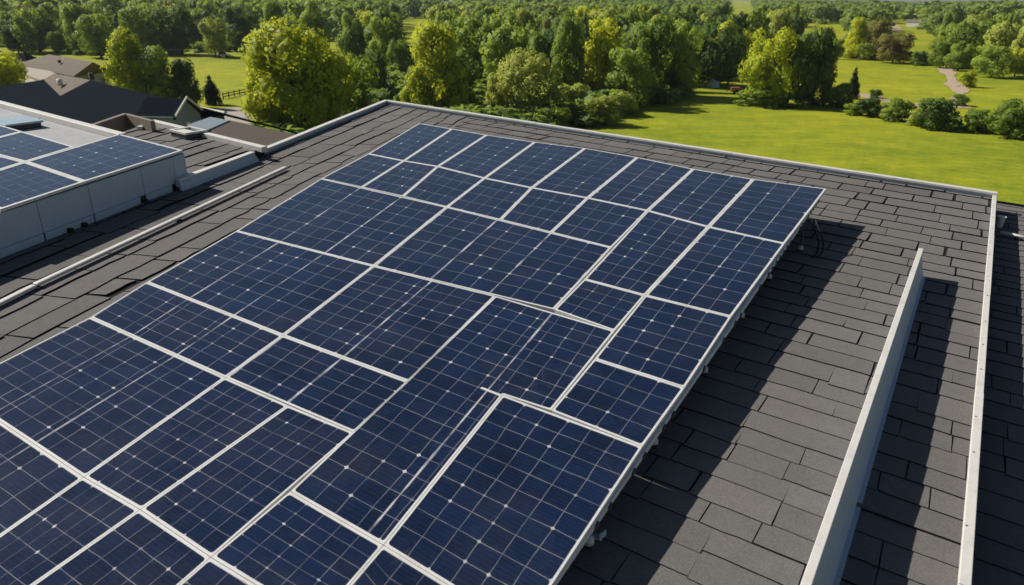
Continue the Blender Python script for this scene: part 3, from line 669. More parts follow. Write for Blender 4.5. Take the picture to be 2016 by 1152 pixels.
mb = MB(); mb.prism([W(*z, SH+.15) for z in rect(q-d2*.08, d1, d2, .28, .13)], RN*.03); mb.build('lid', M_WHITE, rv, bevel=.005)
# tan parapet walls
tw = empty('tan_parapet', W(*rp(247, 245, SH), 0), 'low tan rendered parapet corner between the membrane roof and the dark roof', 'parapet')
c0_, c1_, c2_ = rp(180, 246, .52), rp(247, 223, .52), rp(300, 237, .52)
mb = MB(); mb.bar(W(*c0_, -.4), W(*c1_, -.4), .12, .92, RN); mb.build('wall', M_TANWALL, tw)
mb = MB(); mb.bar(W(*c1_, .1), W(*c2_, .1), .12, .41, RN); mb.build('wall', M_TANWALL, tw)

# ------------------------------------------------------------------ neighbouring houses
def poly3(mb, pts, th=0.18, m=0):
    pts = [np.array(p, float) for p in pts]; n = np.cross(pts[1]-pts[0], pts[2]-pts[0]); n /= np.linalg.norm(n)
    if n[2] < 0: pts = pts[::-1]
    mb.hexa([p-np.array([0, 0, th]) for p in pts], pts, m)
# big dark house
dh = empty('dark_roof_house', (*gz(250, 200, 4)[:2], 0), 'wide house under a charcoal shingle roof darkened for shade behind the flat membrane roof', 'house')
ridge0, ridge1 = gz(178, 158, 7.6), gz(384, 208, 7.6)
rd = ridge1-ridge0; rd /= np.linalg.norm(rd); rn_ = np.array([rd[1], -rd[0], 0]); rn_ = rn_ if rn_[1] < 0 else -rn_
dn = rn_*7.5-np.array([0, 0, 6.2]); bk = -rn_*9.5-np.array([0, 0, 3.4])
rl0 = gz(105, 144, 7.6); rleft = gz(-120, 186, 6.4)
pn_ = np.cross(rd, dn)
def onroof(px, py): q = ray(px, py); return CAM+q*(((ridge0-CAM)@pn_)/(q@pn_))
vall = onroof(119, 189); vl = onroof(86, 157); far_left = onroof(-150, 193)
mb = MB()
dn2 = dn*1.05
poly3(mb, [ridge0, ridge1, ridge1+dn2, ridge0+dn2]); poly3(mb, [ridge0, ridge1, ridge1+bk, ridge0+bk])
poly3(mb, [vall, ridge0, ridge0+dn2, vall+dn2]); poly3(mb, [vl, vall, vall+dn2, vl+dn2]); poly3(mb, [far_left, vl, vl+dn2, far_left+dn2])
mb.build('roof', M_SHING_DARK, dh)
mb = MB(); poly3(mb, [vl+[0, 0, .02], gz(106, 145, 7.35), ridge0+[0, 0, .02], vall+[0, 0, .02]]); mb.build('valley_roof', M_SHING_TAN, dh)  # tan colour paints in the sunlit face of this roof
mb = MB(); mb.tube([onroof(120, 172)+[0, 0, .2], onroof(120, 172)+[0, 0, 1.0]], .32, 10); mb.build('roof_dome', M_WHITE, dh, weld=True, smooth=True)
mb = MB(); mb.bar(gz(180, 157, 7.5), gz(180, 157, 7.5)+rd*.5, .5, .8); mb.build('chimney', M_DARKMETAL, dh, bevel=.03)
mb = MB(); fp = [ridge1+dn*.62-rd*.4, ridge0+dn*.62-rd*6, ridge0+bk*.93, ridge1+bk*.93-rd*.4]; mb.hexa([np.array([p[0], p[1], 0]) for p in fp], [np.array([p[0], p[1], 3.4]) for p in fp]); mb.build('wall', M_SIDING, dh, weld=True)
# small gabled end with blue grey walls
gh = empty('gabled_annex', (*gz(368, 225, 5)[:2], 0), 'small gabled annex with blue grey walls at the end of the dark roof', 'annex')
apx = gz(377, 208, 8.6); ev0 = gz(340, 231, 7.3); ev1 = gz(393, 218, 7.3)
back = np.array([-3.5, 4.5, 0])
dep = (ev1-ev0); dep /= np.linalg.norm(dep); bn = np.array([-dep[1], dep[0], 0])*3.5
mb = MB(); mb.hexa([np.array([*ev0[:2], 0]), np.array([*ev1[:2], 0]), np.array([*(ev1+bn)[:2], 0]), np.array([*(ev0+bn)[:2], 0])], [ev0, ev1, ev1+bn, ev0+bn]); am = (ev0+ev1)/2; am[2] = 8.6
mb.face([ev0, ev1, am]); mb.build('wall', M_BLUEWALL, gh)
mb = MB(); o_ = -bn*.06
poly3(mb, [ev0+o_-[0, 0, .1], am+o_, am+bn, ev0+bn-[0, 0, .1]], .12); poly3(mb, [ev1+o_-[0, 0, .1], am+o_, am+bn, ev1+bn-[0, 0, .1]], .12); mb.build('roof', M_SHING_DARK, gh)
mb = MB(); mb.bar(ev0+o_*1.3, am+o_*1.3, .12, .18); mb.bar(am+o_*1.3, ev1+o_*1.3, .12, .18); mb.build('gable_trim', M_SIDING, gh)
c_ = ev0+(ev1-ev0)*.42-bn*.012; mb = MB(); mb.bar(c_-[0, 0, 2.2], c_+dep*.5-[0, 0, 2.2], .06, 1.5); mb.build('window', M_WHITE, gh)
# flat pale canopy and blue grey canopy
def slab(name, pix, z, th, mat, label, cat, wallm=None):
    pts = [gz(*q, z) for q in pix]; e = empty(name, (*np.mean(pts, 0)[:2], 0), label, cat)
    mb = MB(); poly3(mb, pts, th); mb.build('roof', mat, e, bevel=.02)
    c = np.mean(pts, 0); mb = MB(); ins = [p*.94+c*.06 for p in pts]
    a = sum(ins[i][0]*ins[(i+1) % len(ins)][1]-ins[(i+1) % len(ins)][0]*ins[i][1] for i in range(len(ins)))
    if a < 0: ins = ins[::-1]
    mb.hexa([np.array([p[0], p[1], 0]) for p in ins], [np.array([p[0], p[1], z-th]) for p in ins]); mb.build('wall', wallm or M_SIDING, e)
    return e
slab('pale_canopy', [(392, 209), (442, 219), (440, 226), (404, 236), (388, 222)], 5.2, .35, M_SIDING, 'pale flat canopy beside the gabled annex above the driveway', 'canopy')
slab('metal_canopy', [(414, 230), (452, 237), (408, 256), (368, 246)], 7.5, .2, M_BLUEWALL, 'blue grey metal canopy roof in front of the gabled annex', 'canopy')
br = slab('brown_roof_shed', [(452, 236.5), (585, 266), (560, 330), (400, 290), (418, 254)], 7.4, .25, M_SHING_BROWN, 'low building under a plain brown roof behind the white coping', 'building')
# beige house
bh = empty('beige_roof_house', (*gz(140, 140, 2)[:2], 0), 'house under a sunlit beige hipped roof with a shaded gable end', 'house')
Z1, Z2 = 6.0, 3.4
ra, rb_ = gz(96, 107, Z1), gz(183, 122.5, Z1); e0_, e1_, e2_ = gz(145, 150, Z2), gz(218, 139, Z2), gz(52, 122, Z2)
ee = rb_-ra; ee /= np.linalg.norm(ee); 
mb = MB(); poly3(mb, [ra, rb_, e0_, gz(30, 127, Z2)]); poly3(mb, [ra, rb_, e1_, ra+(e1_-rb_)]); poly3(mb, [rb_, e1_, e0_]); mb.build('roof', M_SHING_TAN, bh)
mb = MB(); fp = [e0_, e1_, ra+(e1_-rb_), gz(30, 127, Z2)]; fp = [p+(np.mean(fp, 0)-p)*.05 for p in fp]; mb.hexa([np.array([p[0], p[1], 0]) for p in fp], [np.array([p[0], p[1], Z2-.1]) for p in fp]); mb.build('wall', M_SIDING, bh)
wd_ = e1_-e0_
for f_ in (.38, .82):
    c_ = e0_+wd_*f_; c_ = c_+(c_-np.mean(fp, 0))*.0; n_ = np.array([wd_[1], -wd_[0], 0]); n_ /= np.linalg.norm(n_); n_ = n_ if n_[1] < 0 else -n_
    c_ = c_+n_*.0; u_ = wd_/np.linalg.norm(wd_); c_[2] = 1.3; mb = MB(); mb.bar(c_-u_*.5, c_+u_*.5, .25, 1.3); mb.build('window', M_GLASS, bh)
mb = MB(); mb.tube([gz(117, 122, 5.3)-[0, 0, .2], gz(117, 122, 5.3)+[0, 0, .4]], .3, 8); mb.build('roof_vent', M_DARKMETAL, bh)
slab('beige_flat_extension', [(40, 130), (100, 140), (118, 149), (80, 157), (50, 146)], 3.6, .3, M_CONC, 'flat beige extension roof in front of the beige hipped house', 'extension')
sm = empty('dark_shed', (*gz(47, 115, 1)[:2], 0), 'small dark hipped shed roof beside the far beige house', 'shed')
q = [gz(*z, 2.6) for z in [(28, 117), (52, 121), (76, 115), (52, 111)]]; tp = gz(46, 103, 4.6)
mb = MB()
for i in range(4): poly3(mb, [q[i], q[(i+1) % 4], tp], .12)
mb.build('roof', M_SHING_DARK, sm); mb = MB(); mb.hexa([np.array([p[0], p[1], 0]) for p in q], [p-[0, 0, .05] for p in q]); mb.build('wall', M_TANWALL, sm)
# distant white houses
def far_house(px, py, wd, ht, label):
    P = ground(px, py); e = empty('white_house', P, label, 'house')
    x, y, z = P; mb = MB(); mb.hexa([(x-wd/2, y-4, z), (x+wd/2, y-4, z), (x+wd/2, y+4, z), (x-wd/2, y+4, z)], [(x-wd/2, y-4, z+ht), (x+wd/2, y-4, z+ht), (x+wd/2, y+4, z+ht), (x-wd/2, y+4, z+ht)])
    mb.face([(x-wd/2, y-4, z+ht), (x+wd/2, y-4, z+ht), (x, y-4, z+ht+wd*.35)]); mb.build('wall', M_SIDING, e)
    mb = MB()
    for s_ in (-1, 1): poly3(mb, [(x+s_*wd*.55, y-4.3, z+ht-.2), (x, y-4.3, z+ht+wd*.36), (x, y+4.3, z+ht+wd*.36), (x+s_*wd*.55, y+4.3, z+ht-.2)], .2)
    mb.build('roof', M_SHING_TAN, e)
    mb = MB()
    for s_ in (-.25, .25): mb.bar((x+s_*wd-.6, y-4.02, z+ht*.4), (x+s_*wd+.6, y-4.02, z+ht*.4), .1, 1.5)
    mb.build('window', M_GLASS, e); e.rotation_euler = (0, 0, .75)
far_house(1799, 53, 3.6, 3.0, 'white gabled house among the trees far right')
far_house(882, 22, 6, 7, 'white house peeping over the woods at the top centre')
# parked vehicle on the lawn
P = ground(441, 113); pc = empty('parked_car', P, 'tiny pale vehicle parked on the lawn beside the lone tree', 'car')
x, y, z = P
mb = MB(); mb.hexa([(x-1.9, y-.8, z+.3), (x+1.9, y-.8, z+.3), (x+1.9, y+.8, z+.3), (x-1.9, y+.8, z+.3)], [(x-1.9, y-.8, z+.95), (x+1.8, y-.8, z+.9), (x+1.8, y+.8, z+.9), (x-1.9, y+.8, z+.95)]); mb.build('body', M_WHITE, pc, bevel=.1)
mb = MB(); mb.hexa([(x-1.5, y-.7, z+.93), (x+.9, y-.7, z+.93), (x+.9, y+.7, z+.93), (x-1.5, y+.7, z+.93)], [(x-1.2, y-.6, z+1.5), (x+.3, y-.6, z+1.5), (x+.3, y+.6, z+1.5), (x-1.2, y+.6, z+1.5)]); mb.build('cabin', M_GLASS, pc, bevel=.06)
for sx in (-1.2, 1.2):
    for sy in (-.82, .82):
        mb = MB(); mb.tube([(x+sx, y+sy-.1, z+.32), (x+sx, y+sy+.1, z+.32)], .32, 12); mb.build('wheel', M_BLACK, pc, weld=True)
P = ground(347, 110); e = empty('lawn_shed', P, 'small dark open shed at the far lawn edge behind the twin trees', 'shed'); x, y, z = P
mb = MB(); mb.hexa([(x-2, y-1.5, z), (x+2, y-1.5, z), (x+2, y+1.5, z), (x-2, y+1.5, z)], [(x-2, y-1.5, z+1.8), (x+2, y-1.5, z+1.8), (x+2, y+1.5, z+2.2), (x-2, y+1.5, z+2.2)]); mb.build('wall', M_WOOD, e)
mb = MB(); poly3(mb, [(x-2.4, y-1.9, z+1.9), (x+2.4, y-1.9, z+1.9), (x+2.4, y+1.9, z+2.4), (x-2.4, y+1.9, z+2.4)], .12); mb.build('roof', M_TANWALL, e)
# fence by the conifer
f0, f1 = ground(440, 196), ground(512, 180); fe = empty('wooden_fence', (f0+f1)/2, 'dark low wooden fence crossing the lawn beside the small conifer', 'fence')
mb = MB(); mb.bar(f0+[0, 0, .35], f1+[0, 0, .35], .06, .16); mb.bar(f0+[0, 0, .8], f1+[0, 0, .8], .06, .16); mb.build('fence_rail', M_WOOD, fe)
for k in range(8):
    q = f0+(f1-f0)*k/7; mb = MB(); mb.bar(q-[.07, 0, 0], q+[.07, 0, 0], .14, 1.15); mb.build('post', M_WOOD, fe)
# things in the shade of the field edge
P = ground(1402, 172); e = empty('dome_tent', P, 'small grey dome with a thin pole in the shade at the wood edge', 'tent'); x, y, z = P
mb = MB(); 
for i in range(6):
    for k in range(12):
        f_ = lambda i, k: (x+1.5*math.cos(math.pi/2*i/6)*math.cos(2*math.pi*k/12), y+1.5*math.cos(math.pi/2*i/6)*math.sin(2*math.pi*k/12), z+1.9*math.sin(math.pi/2*i/6))
        mb.face([f_(i, k), f_(i, k+1), f_(i+1, k+1), f_(i+1, k)])
mb.build('canopy', M_GREY, e, weld=True, smooth=True); mb = MB(); mb.tube([(x-.3, y, z+1.8), (x-.3, y, z+3.2)], .05, 6); mb.build('pole', M_WHITE, e)
P = ground(1446, 186); e = empty('red_cart', P, 'small faded red cart beside the left foot of the field tree', 'cart'); x, y, z = P
mb = MB(); mb.hexa([(x-.7, y-.5, z+.5), (x+.7, y-.5, z+.5), (x+.7, y+.5, z+.5), (x-.7, y+.5, z+.5)], [(x-.9, y-.6, z+1.3), (x+.9, y-.6, z+1.3), (x+.9, y+.6, z+1.3), (x-.9, y+.6, z+1.3)]); mb.build('bed', M_RED, e, bevel=.05)
for s_ in (-.55, .55): mb = MB(); mb.tube([(x+.2, y+s_-.06, z+.4), (x+.2, y+s_+.06, z+.4)], .4, 14); mb.build('wheel', M_BLACK, e, weld=True)
mb = MB(); mb.tube([(x-.9, y, z+.9), (x-1.7, y, z+.5)], .04, 6); mb.build('handle', M_WOOD, e)

# ------------------------------------------------------------------ trees
LN = {}
def crown_arrays(shape, nblob, nleaf, ls, seed, core=True):
    """unit tree: height 1, crown radius ~0.5 in x and y; returns vertices, quads"""
    g = np.random.default_rng(seed); cs = []; rs = []
    for _ in range(nblob):
        if shape == 'round': z = g.uniform(.16, .9); env = .5*math.sqrt(max(0.04, 1-((z-.52)/.52)**2))
        elif shape == 'tall': z = g.uniform(.10, .92); env = .5*(math.sin(math.pi*min(1, (z+.12)/1.12))**.6)*(1.05-.35*z)
        elif shape == 'spread': z = g.uniform(.2, .9); env = .5*math.sqrt(max(.05, 1-((z-.55)/.48)**2))
        elif shape == 'bush': z = g.uniform(.0, .8); env = .5*math.sqrt(max(.05, 1-((z-.25)/.75)**2))
        elif shape == 'cone': z = g.uniform(.02, .95); env = .5*(1-z)**.9
        th = g.uniform(0, 2*math.pi); rr = env*math.sqrt(g.uniform(.12, 1))*.82
        br = g.uniform(.08, .20)*(1.0 if shape != 'cone' else .55+.5*(1-z))*(1.1 if nblob < 20 else 1.0)
        cs.append((rr*math.cos(th), rr*math.sin(th), min(z, 1-br*.8))); rs.append(br)
    if shape != 'cone':
        for zz in (.35, .5, .65): cs.append((g.uniform(-.05, .05), g.uniform(-.05, .05), zz)); rs.append(.2)
    else: cs.append((0, 0, .93)); rs.append(.04)
    cs = np.array(cs); rs = np.array(rs)
    pick = g.choice(len(cs), nleaf, p=rs**2/np.sum(rs**2))
    d = g.normal(size=(nleaf, 3)); d /= np.linalg.norm(d, axis=1)[:, None]
    rad = rs[pick]*(0.86+.22*g.random(nleaf)**.8)
    ctr = cs[pick]+d*rad[:, None]*np.array([1, 1, .9])
    nrm = d+g.normal(size=(nleaf, 3))*.45; nrm /= np.linalg.norm(nrm, axis=1)[:, None]
    a = np.cross(nrm, g.normal(size=(nleaf, 3))); a /= np.linalg.norm(a, axis=1)[:, None]; b = np.cross(nrm, a)
    sz = ls*g.uniform(.6, 1.35, nleaf)
    a *= sz[:, None]; b *= (sz*g.uniform(.55, .9, nleaf))[:, None]
    flip = np.einsum('ij,ij->i', np.cross(a, b), d) < 0; b[flip] *= -1
    cr_ = ctr-np.array([0, 0, .45]); cr_ /= np.linalg.norm(cr_, axis=1)[:, None]+1e-6
    ln = d*.8+cr_*.45+g.normal(size=d.shape)*.18; ln /= np.linalg.norm(ln, axis=1)[:, None]
    V = np.stack([ctr-a*.5, ctr-b*.5, ctr+a*.5, ctr+b*.5], 1).reshape(-1, 3)
    V[:, 2] = np.clip(V[:, 2], 0.0, 1.03)
    Q = np.arange(len(V)).reshape(-1, 4)
    if core:
        bm = bmesh.new(); bmesh.ops.create_icosphere(bm, subdivisions=1, radius=1.0); bm.verts.ensure_lookup_table()
        iv = np.array([v.co for v in bm.verts]); it = np.array([[v.index for v in f.verts] for f in bm.faces]); bm.free()
        cv = []; ct = []; n = len(V); LN[id(Q)] = ln
        for c, r_ in zip(cs, rs):
            if nblob > 25 and g.random() < .15: continue
            ct.append(it+n); n += len(iv); cv.append(c+iv*r_*.64*g.uniform(.85, 1.1, (len(iv), 1)))
        return np.vstack([V]+cv), Q, np.vstack(ct)
    return V, Q, np.zeros((0, 3), int)
def mesh_from(name, V, Q, T, mats, ln=None):
    me = bpy.data.meshes.new(name); nv = len(V); nq = len(Q); ntr = len(T)
    me.vertices.add(nv); me.vertices.foreach_set('co', np.asarray(V, np.float32).ravel())
    loops = np.concatenate([np.asarray(Q).ravel(), np.asarray(T).ravel()]).astype(np.int32)
    me.loops.add(len(loops)); me.loops.foreach_set('vertex_index', loops)
    st = np.concatenate([np.arange(nq)*4, nq*4+np.arange(ntr)*3]).astype(np.int32); tot = np.concatenate([np.full(nq, 4), np.full(ntr, 3)]).astype(np.int32)
    me.polygons.add(nq+ntr); me.polygons.foreach_set('loop_start', st); me.polygons.foreach_set('loop_total', tot)
    for m_ in mats: me.materials.append(m_)
    me.update(calc_edges=True)
    if ln is not None:
        me.polygons.foreach_set('use_smooth', [True]*(nq+ntr)); me.update()
        vn = np.zeros(nv*3, np.float32); me.vertex_normals.foreach_get('vector', vn); vn = vn.reshape(-1, 3)
        ll = np.vstack([np.repeat(ln, 4, 0), vn[np.asarray(T).ravel()]]) if ntr else np.repeat(ln, 4, 0)
        me.normals_split_custom_set(ll.tolist())
    return me
def trunk_mesh(seed, shape):
    mb = MB(); g = random.Random(seed); top = .62 if shape != 'cone' else .9
    pts = [(g.uniform(-.02, .02)*k, g.uniform(-.02, .02)*k, -.03+top*k/5) for k in range(6)]
    mb.tube(pts, [.035, .028, .024, .019, .013, .006], 8)
    for k in range(6):
        z = g.uniform(.22, .5); th = g.uniform(0, 6.28); mb.tube([(0, 0, z), (.14*math.cos(th), .14*math.sin(th), z+.12), (.27*math.cos(th), .27*math.sin(th), z+.2)], [.013, .009, .004], 6)
    me = bpy.data.meshes.new('trunk'); me.from_pydata(mb.v, [], mb.f); me.materials.append(M_BARK); return me
LIB = {}
for shape, var, nb, nl, ls in (('round', 3, 42, 7000, .042), ('tall', 3, 46, 7500, .040), ('spread', 2, 60, 11000, .033), ('bush', 3, 30, 3600, .060), ('cone', 2, 70, 4500, .045)):
    LIB[shape] = []
    for i in range(var):
        V, Q, T = crown_arrays(shape, nb, nl, ls, 100+len(LIB)*10+i); LIB[shape].append((mesh_from('crown', V, Q, T, [L_MID], LN[id(Q)]), trunk_mesh(i+len(LIB), shape)))
LOWLIB = []
for i, shape in enumerate(['round', 'round', 'tall', 'round', 'tall', 'bush']):
    V, Q, T = crown_arrays(shape, 34, 2200, .075, 300+i); LOWLIB.append((shape, mesh_from('tree', V, Q, T, [L_MID], LN[id(Q)])))
def setmat(o, m):
    o.material_slots[0].link = 'OBJECT'; o.material_slots[0].material = m
tseq = 0
def tree(name, px, top, base, wpx, shape, mat, label, cat='tree', group=None, rise=0.0):
    global tseq; tseq += 1
    P = ground(px, base); dist = math.hypot(P[0], P[1])
    r = ray(px, top); zt = CAM[2]+r[2]*dist/math.hypot(r[0], r[1]); H = max(1.0, zt-P[2])
    depth = dist*math.cos(PITCH)*math.cos(math.atan2(P[0], P[1]))+(CAM[2]-P[2]-H/2)*math.sin(PITCH)
    wd = wpx*depth/FOC
    e = empty(name, P, label, cat, group)
    cm, tm = LIB[shape][tseq % len(LIB[shape])]
    c = bpy.data.objects.new('crown', cm); COL.objects.link(c); c.parent = e; c.scale = (wd, wd, H); c.rotation_euler = (0, 0, tseq*1.7); setmat(c, mat)
    t_ = bpy.data.objects.new('trunk', tm); COL.objects.link(t_); t_.parent = e; t_.scale = (min(wd, H), min(wd, H), H)
    return e
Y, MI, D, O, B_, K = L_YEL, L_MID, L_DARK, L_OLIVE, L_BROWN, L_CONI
TREES = [
 ('broadleaf_tree', 12, 100, 215, 115, 'round', Y, 'bright yellow green tree at the left frame edge behind the dark roof'),
 ('broadleaf_tree', 267, 54, 214, 100, 'tall', Y, 'tall slim yellow green tree left of its darker neighbour behind the dark roof'),
 ('broadleaf_tree', 322, 92, 216, 92, 'tall', MI, 'mid green tree right of the tall slim yellow green one'),
 ('broadleaf_tree', 372, 116, 214, 66, 'tall', D, 'dark green tree at the right of the pair behind the dark roof'),
 ('conifer_tree', 420, 148, 208, 46, 'cone', K, 'small dark pointed conifer on the lawn by the fence'),
 ('broadleaf_tree', 600, 36, 285, 225, 'spread', Y, 'largest yellow green tree, left of the far roof corner'),
 ('broadleaf_tree', 690, 100, 262, 120, 'round', MI, 'darker right flank tree growing against the largest yellow green tree'),
 ('broadleaf_tree', 545, 120, 280, 110, 'round', Y, 'lower bright tree filling the left foot of the largest yellow green tree'),
 ('broadleaf_tree', 868, 48, 245, 140, 'tall', Y, 'bright yellow green tree right behind the far roof corner'),
 ('broadleaf_tree', 905, 100, 238, 90, 'round', MI, 'shaded green tree on the right flank of the bright one behind the roof corner'),
 ('broadleaf_tree', 825, 130, 245, 70, 'round', Y, 'low bright tree at the left foot of the one behind the roof corner'),
 ('willow_tree', 1045, 98, 240, 135, 'spread', O, 'pale olive willow like tree rising just behind the far roof edge'),
 ('small_tree', 976, 145, 232, 50, 'tall', O, 'small light olive tree left of the willow like tree'),
 ('shrub', 1125, 160, 222, 80, 'bush', O, 'round olive shrub right of the willow like tree'),
 ('shrub', 1180, 186, 248, 100, 'bush', O, 'wide low olive shrub at the corner of the near field'),
 ('shrub', 1090, 205, 250, 90, 'bush', MI, 'green shrub poking over the roof edge under the willow like tree'),
 ('shrub', 1225, 178, 228, 62, 'bush', O, 'pale shrub at the left end of the shaded field edge'),
 ('broadleaf_tree', 1240, 92, 214, 105, 'round', MI, 'mottled green tree standing forward at the wood edge left of the field'),
 ('broadleaf_tree', 1120, 35, 205, 85, 'tall', MI, 'tall mid green tree behind the willow like tree'),
 ('broadleaf_tree', 1185, 33, 202, 105, 'round', Y, 'yellow topped tree in the wood right of the tall mid green one'),
 ('broadleaf_tree', 1280, 38, 196, 95, 'round', MI, 'large wood edge tree above the mottled green one'),
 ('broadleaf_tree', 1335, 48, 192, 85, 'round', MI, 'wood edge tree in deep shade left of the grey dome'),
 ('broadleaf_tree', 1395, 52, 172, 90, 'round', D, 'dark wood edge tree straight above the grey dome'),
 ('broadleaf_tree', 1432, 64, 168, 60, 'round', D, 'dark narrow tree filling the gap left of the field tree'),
 ('broadleaf_tree', 1462, 58, 140, 60, 'round', Y, 'bright small crowned tree peeping out left of the field tree'),
 ('broadleaf_tree', 1508, 56, 209, 112, 'round', Y, 'bright field tree standing alone on the far edge of the near field'),
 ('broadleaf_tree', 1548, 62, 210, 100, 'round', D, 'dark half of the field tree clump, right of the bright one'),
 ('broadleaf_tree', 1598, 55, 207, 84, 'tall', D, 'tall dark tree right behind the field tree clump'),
 ('shrub', 1500, 170, 209, 120, 'bush', MI, 'low bushes round the foot of the bright field tree'),
 ('small_tree', 1648, 160, 214, 62, 'bush', MI, 'round green small tree at the left end of the hedge'),
 ('conifer_tree', 1676, 132, 196, 34, 'cone', K, 'dark upright conifer above the left end of the hedge'),
 ('shrub', 1722, 174, 194, 30, 'bush', D, 'small dark bush standing on the far meadow side of the path'),
 ('shrub', 1708, 190, 230, 58, 'bush', D, 'dark hedge bush below the pale path, left of its neighbours'),
 ('shrub', 1680, 200, 228, 44, 'bush', MI, 'low hedge bush below the dark conifer'),
 ('shrub', 1768, 190, 240, 66, 'bush', MI, 'green hedge bush in the middle of the row'),
 ('shrub', 1745, 212, 236, 36, 'bush', O, 'lowest light bush in the hedge row'),
 ('shrub', 1842, 184, 256, 92, 'bush', D, 'tallest dark hedge bush near the end of the path'),
 ('shrub', 1808, 214, 250, 50, 'bush', O, 'light bush at the left foot of the tallest hedge bush'),
 ('shrub', 1888, 184, 210, 38, 'bush', MI, 'small bush beside the winding track'),
 ('shrub', 1922, 208, 262, 62, 'bush', MI, 'green hedge bush second from the right frame edge'),
 ('shrub', 1984, 192, 272, 98, 'bush', MI, 'large round hedge bush at the right frame edge'),
 ('small_tree', 1645, 76, 117, 28, 'round', MI, 'small round tree at the far left of the meadow behind the hedge'),
 ('broadleaf_tree', 1680, 35, 116, 48, 'tall', Y, 'bright slim tree at the far edge of the meadow behind the hedge'),
 ('broadleaf_tree', 1722, 38, 112, 66, 'round', B_, 'brownish green tree behind the bronze round one'),
 ('small_tree', 1700, 84, 119, 34, 'round', MI, 'small green tree left of the bronze round one'),
 ('broadleaf_tree', 1757, 64, 125, 76, 'round', B_, 'round bronze tinted tree at the far edge of the meadow'),
 ('shrub', 1806, 98, 129, 36, 'bush', D, 'dark round shrub right of the bronze tree'),
 ('small_tree', 1902, 138, 172, 40, 'bush', Y, 'bright bush beside the bend of the winding track'),
 ('broadleaf_tree', 1850, 72, 134, 56, 'round', MI, 'green tree at the top of the winding track'),
 ('broadleaf_tree', 1885, 85, 140, 50, 'round', MI, 'green tree between the track and the large tree at the right'),
 ('broadleaf_tree', 1950, 88, 153, 80, 'round', MI, 'large tree on the far edge of the right hand meadow'),
 ('broadleaf_tree', 1997, 92, 151, 46, 'round', Y, 'bright tree at the right frame edge above the meadow'),
 ('broadleaf_tree', 425, 34, 113, 56, 'round', O, 'lone olive tree on the far lawn above the conifer'),
 ('broadleaf_tree', 80, 12, 103, 68, 'round', MI, 'rounded wood edge tree above the small dark shed'),
 ('broadleaf_tree', 38, 48, 105, 46, 'round', D, 'smaller dark tree at the left of the wood edge'),
 ('small_tree', 78, 63, 103, 34, 'round', MI, 'small round tree at the wood edge left of a matching one'),
 ('small_tree', 114, 60, 106, 34, 'round', MI, 'small round tree at the wood edge right of a matching one'),
 ('broadleaf_tree', 158, 9, 106, 60, 'tall', MI, 'tall leafy tree at the wood edge above the beige roof'),
 ('broadleaf_tree', 200, 28, 114, 92, 'round', MI, 'broad drooping tree at the wood edge right of the beige roof'),
 ('broadleaf_tree', 285, 10, 108, 76, 'round', MI, 'rounded wood edge tree behind the tall slim yellow green tree'),
 ('broadleaf_tree', 350, 10, 108, 76, 'round', D, 'dark wood edge tree left of the lone olive tree'),
 ('broadleaf_tree', 484, 10, 102, 72, 'round', D, 'rounded dark tree right of the lone olive tree'),
 ('broadleaf_tree', 545, 2, 110, 60, 'tall', MI, 'tall tree behind the left shoulder of the largest yellow green tree'),
 ('broadleaf_tree', 625, 0, 112, 70, 'tall', MI, 'green tree rising behind the top of the largest yellow green tree'),
 ('broadleaf_tree', 700, 24, 132, 60, 'round', MI, 'round green tree right of the top of the largest yellow green tree'),
 ('broadleaf_tree', 762, 30, 150, 68, 'round', MI, 'rounded tree above the far roof corner'),
 ('small_tree', 788, 76, 165, 48, 'round', MI, 'small rounded tree left of the bright tree behind the roof corner'),
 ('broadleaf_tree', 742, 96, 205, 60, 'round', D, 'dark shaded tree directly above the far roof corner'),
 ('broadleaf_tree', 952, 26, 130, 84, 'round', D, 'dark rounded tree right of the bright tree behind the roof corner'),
 ('small_tree', 955, 85, 170, 40, 'round', MI, 'small green tree in the gap left of the willow like tree'),
 ('small_tree', 990, 92, 160, 38, 'tall', D, 'narrow green tree in the gap just left of the willow like tree'),
 ('broadleaf_tree', 1035, 18, 135, 64, 'tall', O, 'pale olive tree high behind the willow like tree'),
 ('broadleaf_tree', 1075, 38, 130, 38, 'tall', B_, 'slim brownish tree behind the willow like tree'),
]
for a in TREES: tree(*a)

# more of the woods, tree by tree, then the far woods as one mass
polys = {'L': [(-60, 52), (500, 52), (500, 104), (-60, 108)], 'M': [(690, 60), (1440, 58), (1450, 160), (1300, 190), (1180, 200), (960, 190), (770, 150)],
         'R': [(1850, 62), (2080, 62), (2080, 150), (1905, 140), (1845, 126)], 'C': [(1440, 56), (1640, 56), (1640, 108), (1475, 112)]}
clear = [[(1160, 240), (1300, 205), (1450, 180), (2060, 262), (2060, 420), (1160, 330)], [(1630, 113), (1905, 142), (2060, 158), (2060, 262), (1640, 190)], [(1765, 58), (1832, 62), (1830, 126), (1740, 126)], [(1430, 6), (1480, 6), (1480, 40), (1430, 40)], [(792, 36), (845, 36), (845, 110), (792, 110)], [(1575, 48), (1668, 48), (1668, 66), (1575, 66)], [(170, 108), (500, 96), (520, 240), (170, 220)], [(790, 40), (842, 40), (842, 62), (790, 62)], [(1745, 40), (1772, 40), (1772, 70), (1745, 70)], [(1786, 36), (1812, 36), (1812, 60), (1786, 60)], [(868, 8), (894, 8), (894, 30), (868, 30)]]
def inside(p, poly):
    c = False; n = len(poly); x, y = p
    for i in range(n):
        x1, y1 = poly[i]; x2, y2 = poly[(i+1) % n]
        if (y1 > y) != (y2 > y) and x < (x2-x1)*(y-y1)/(y2-y1)+x1: c = not c
    return c
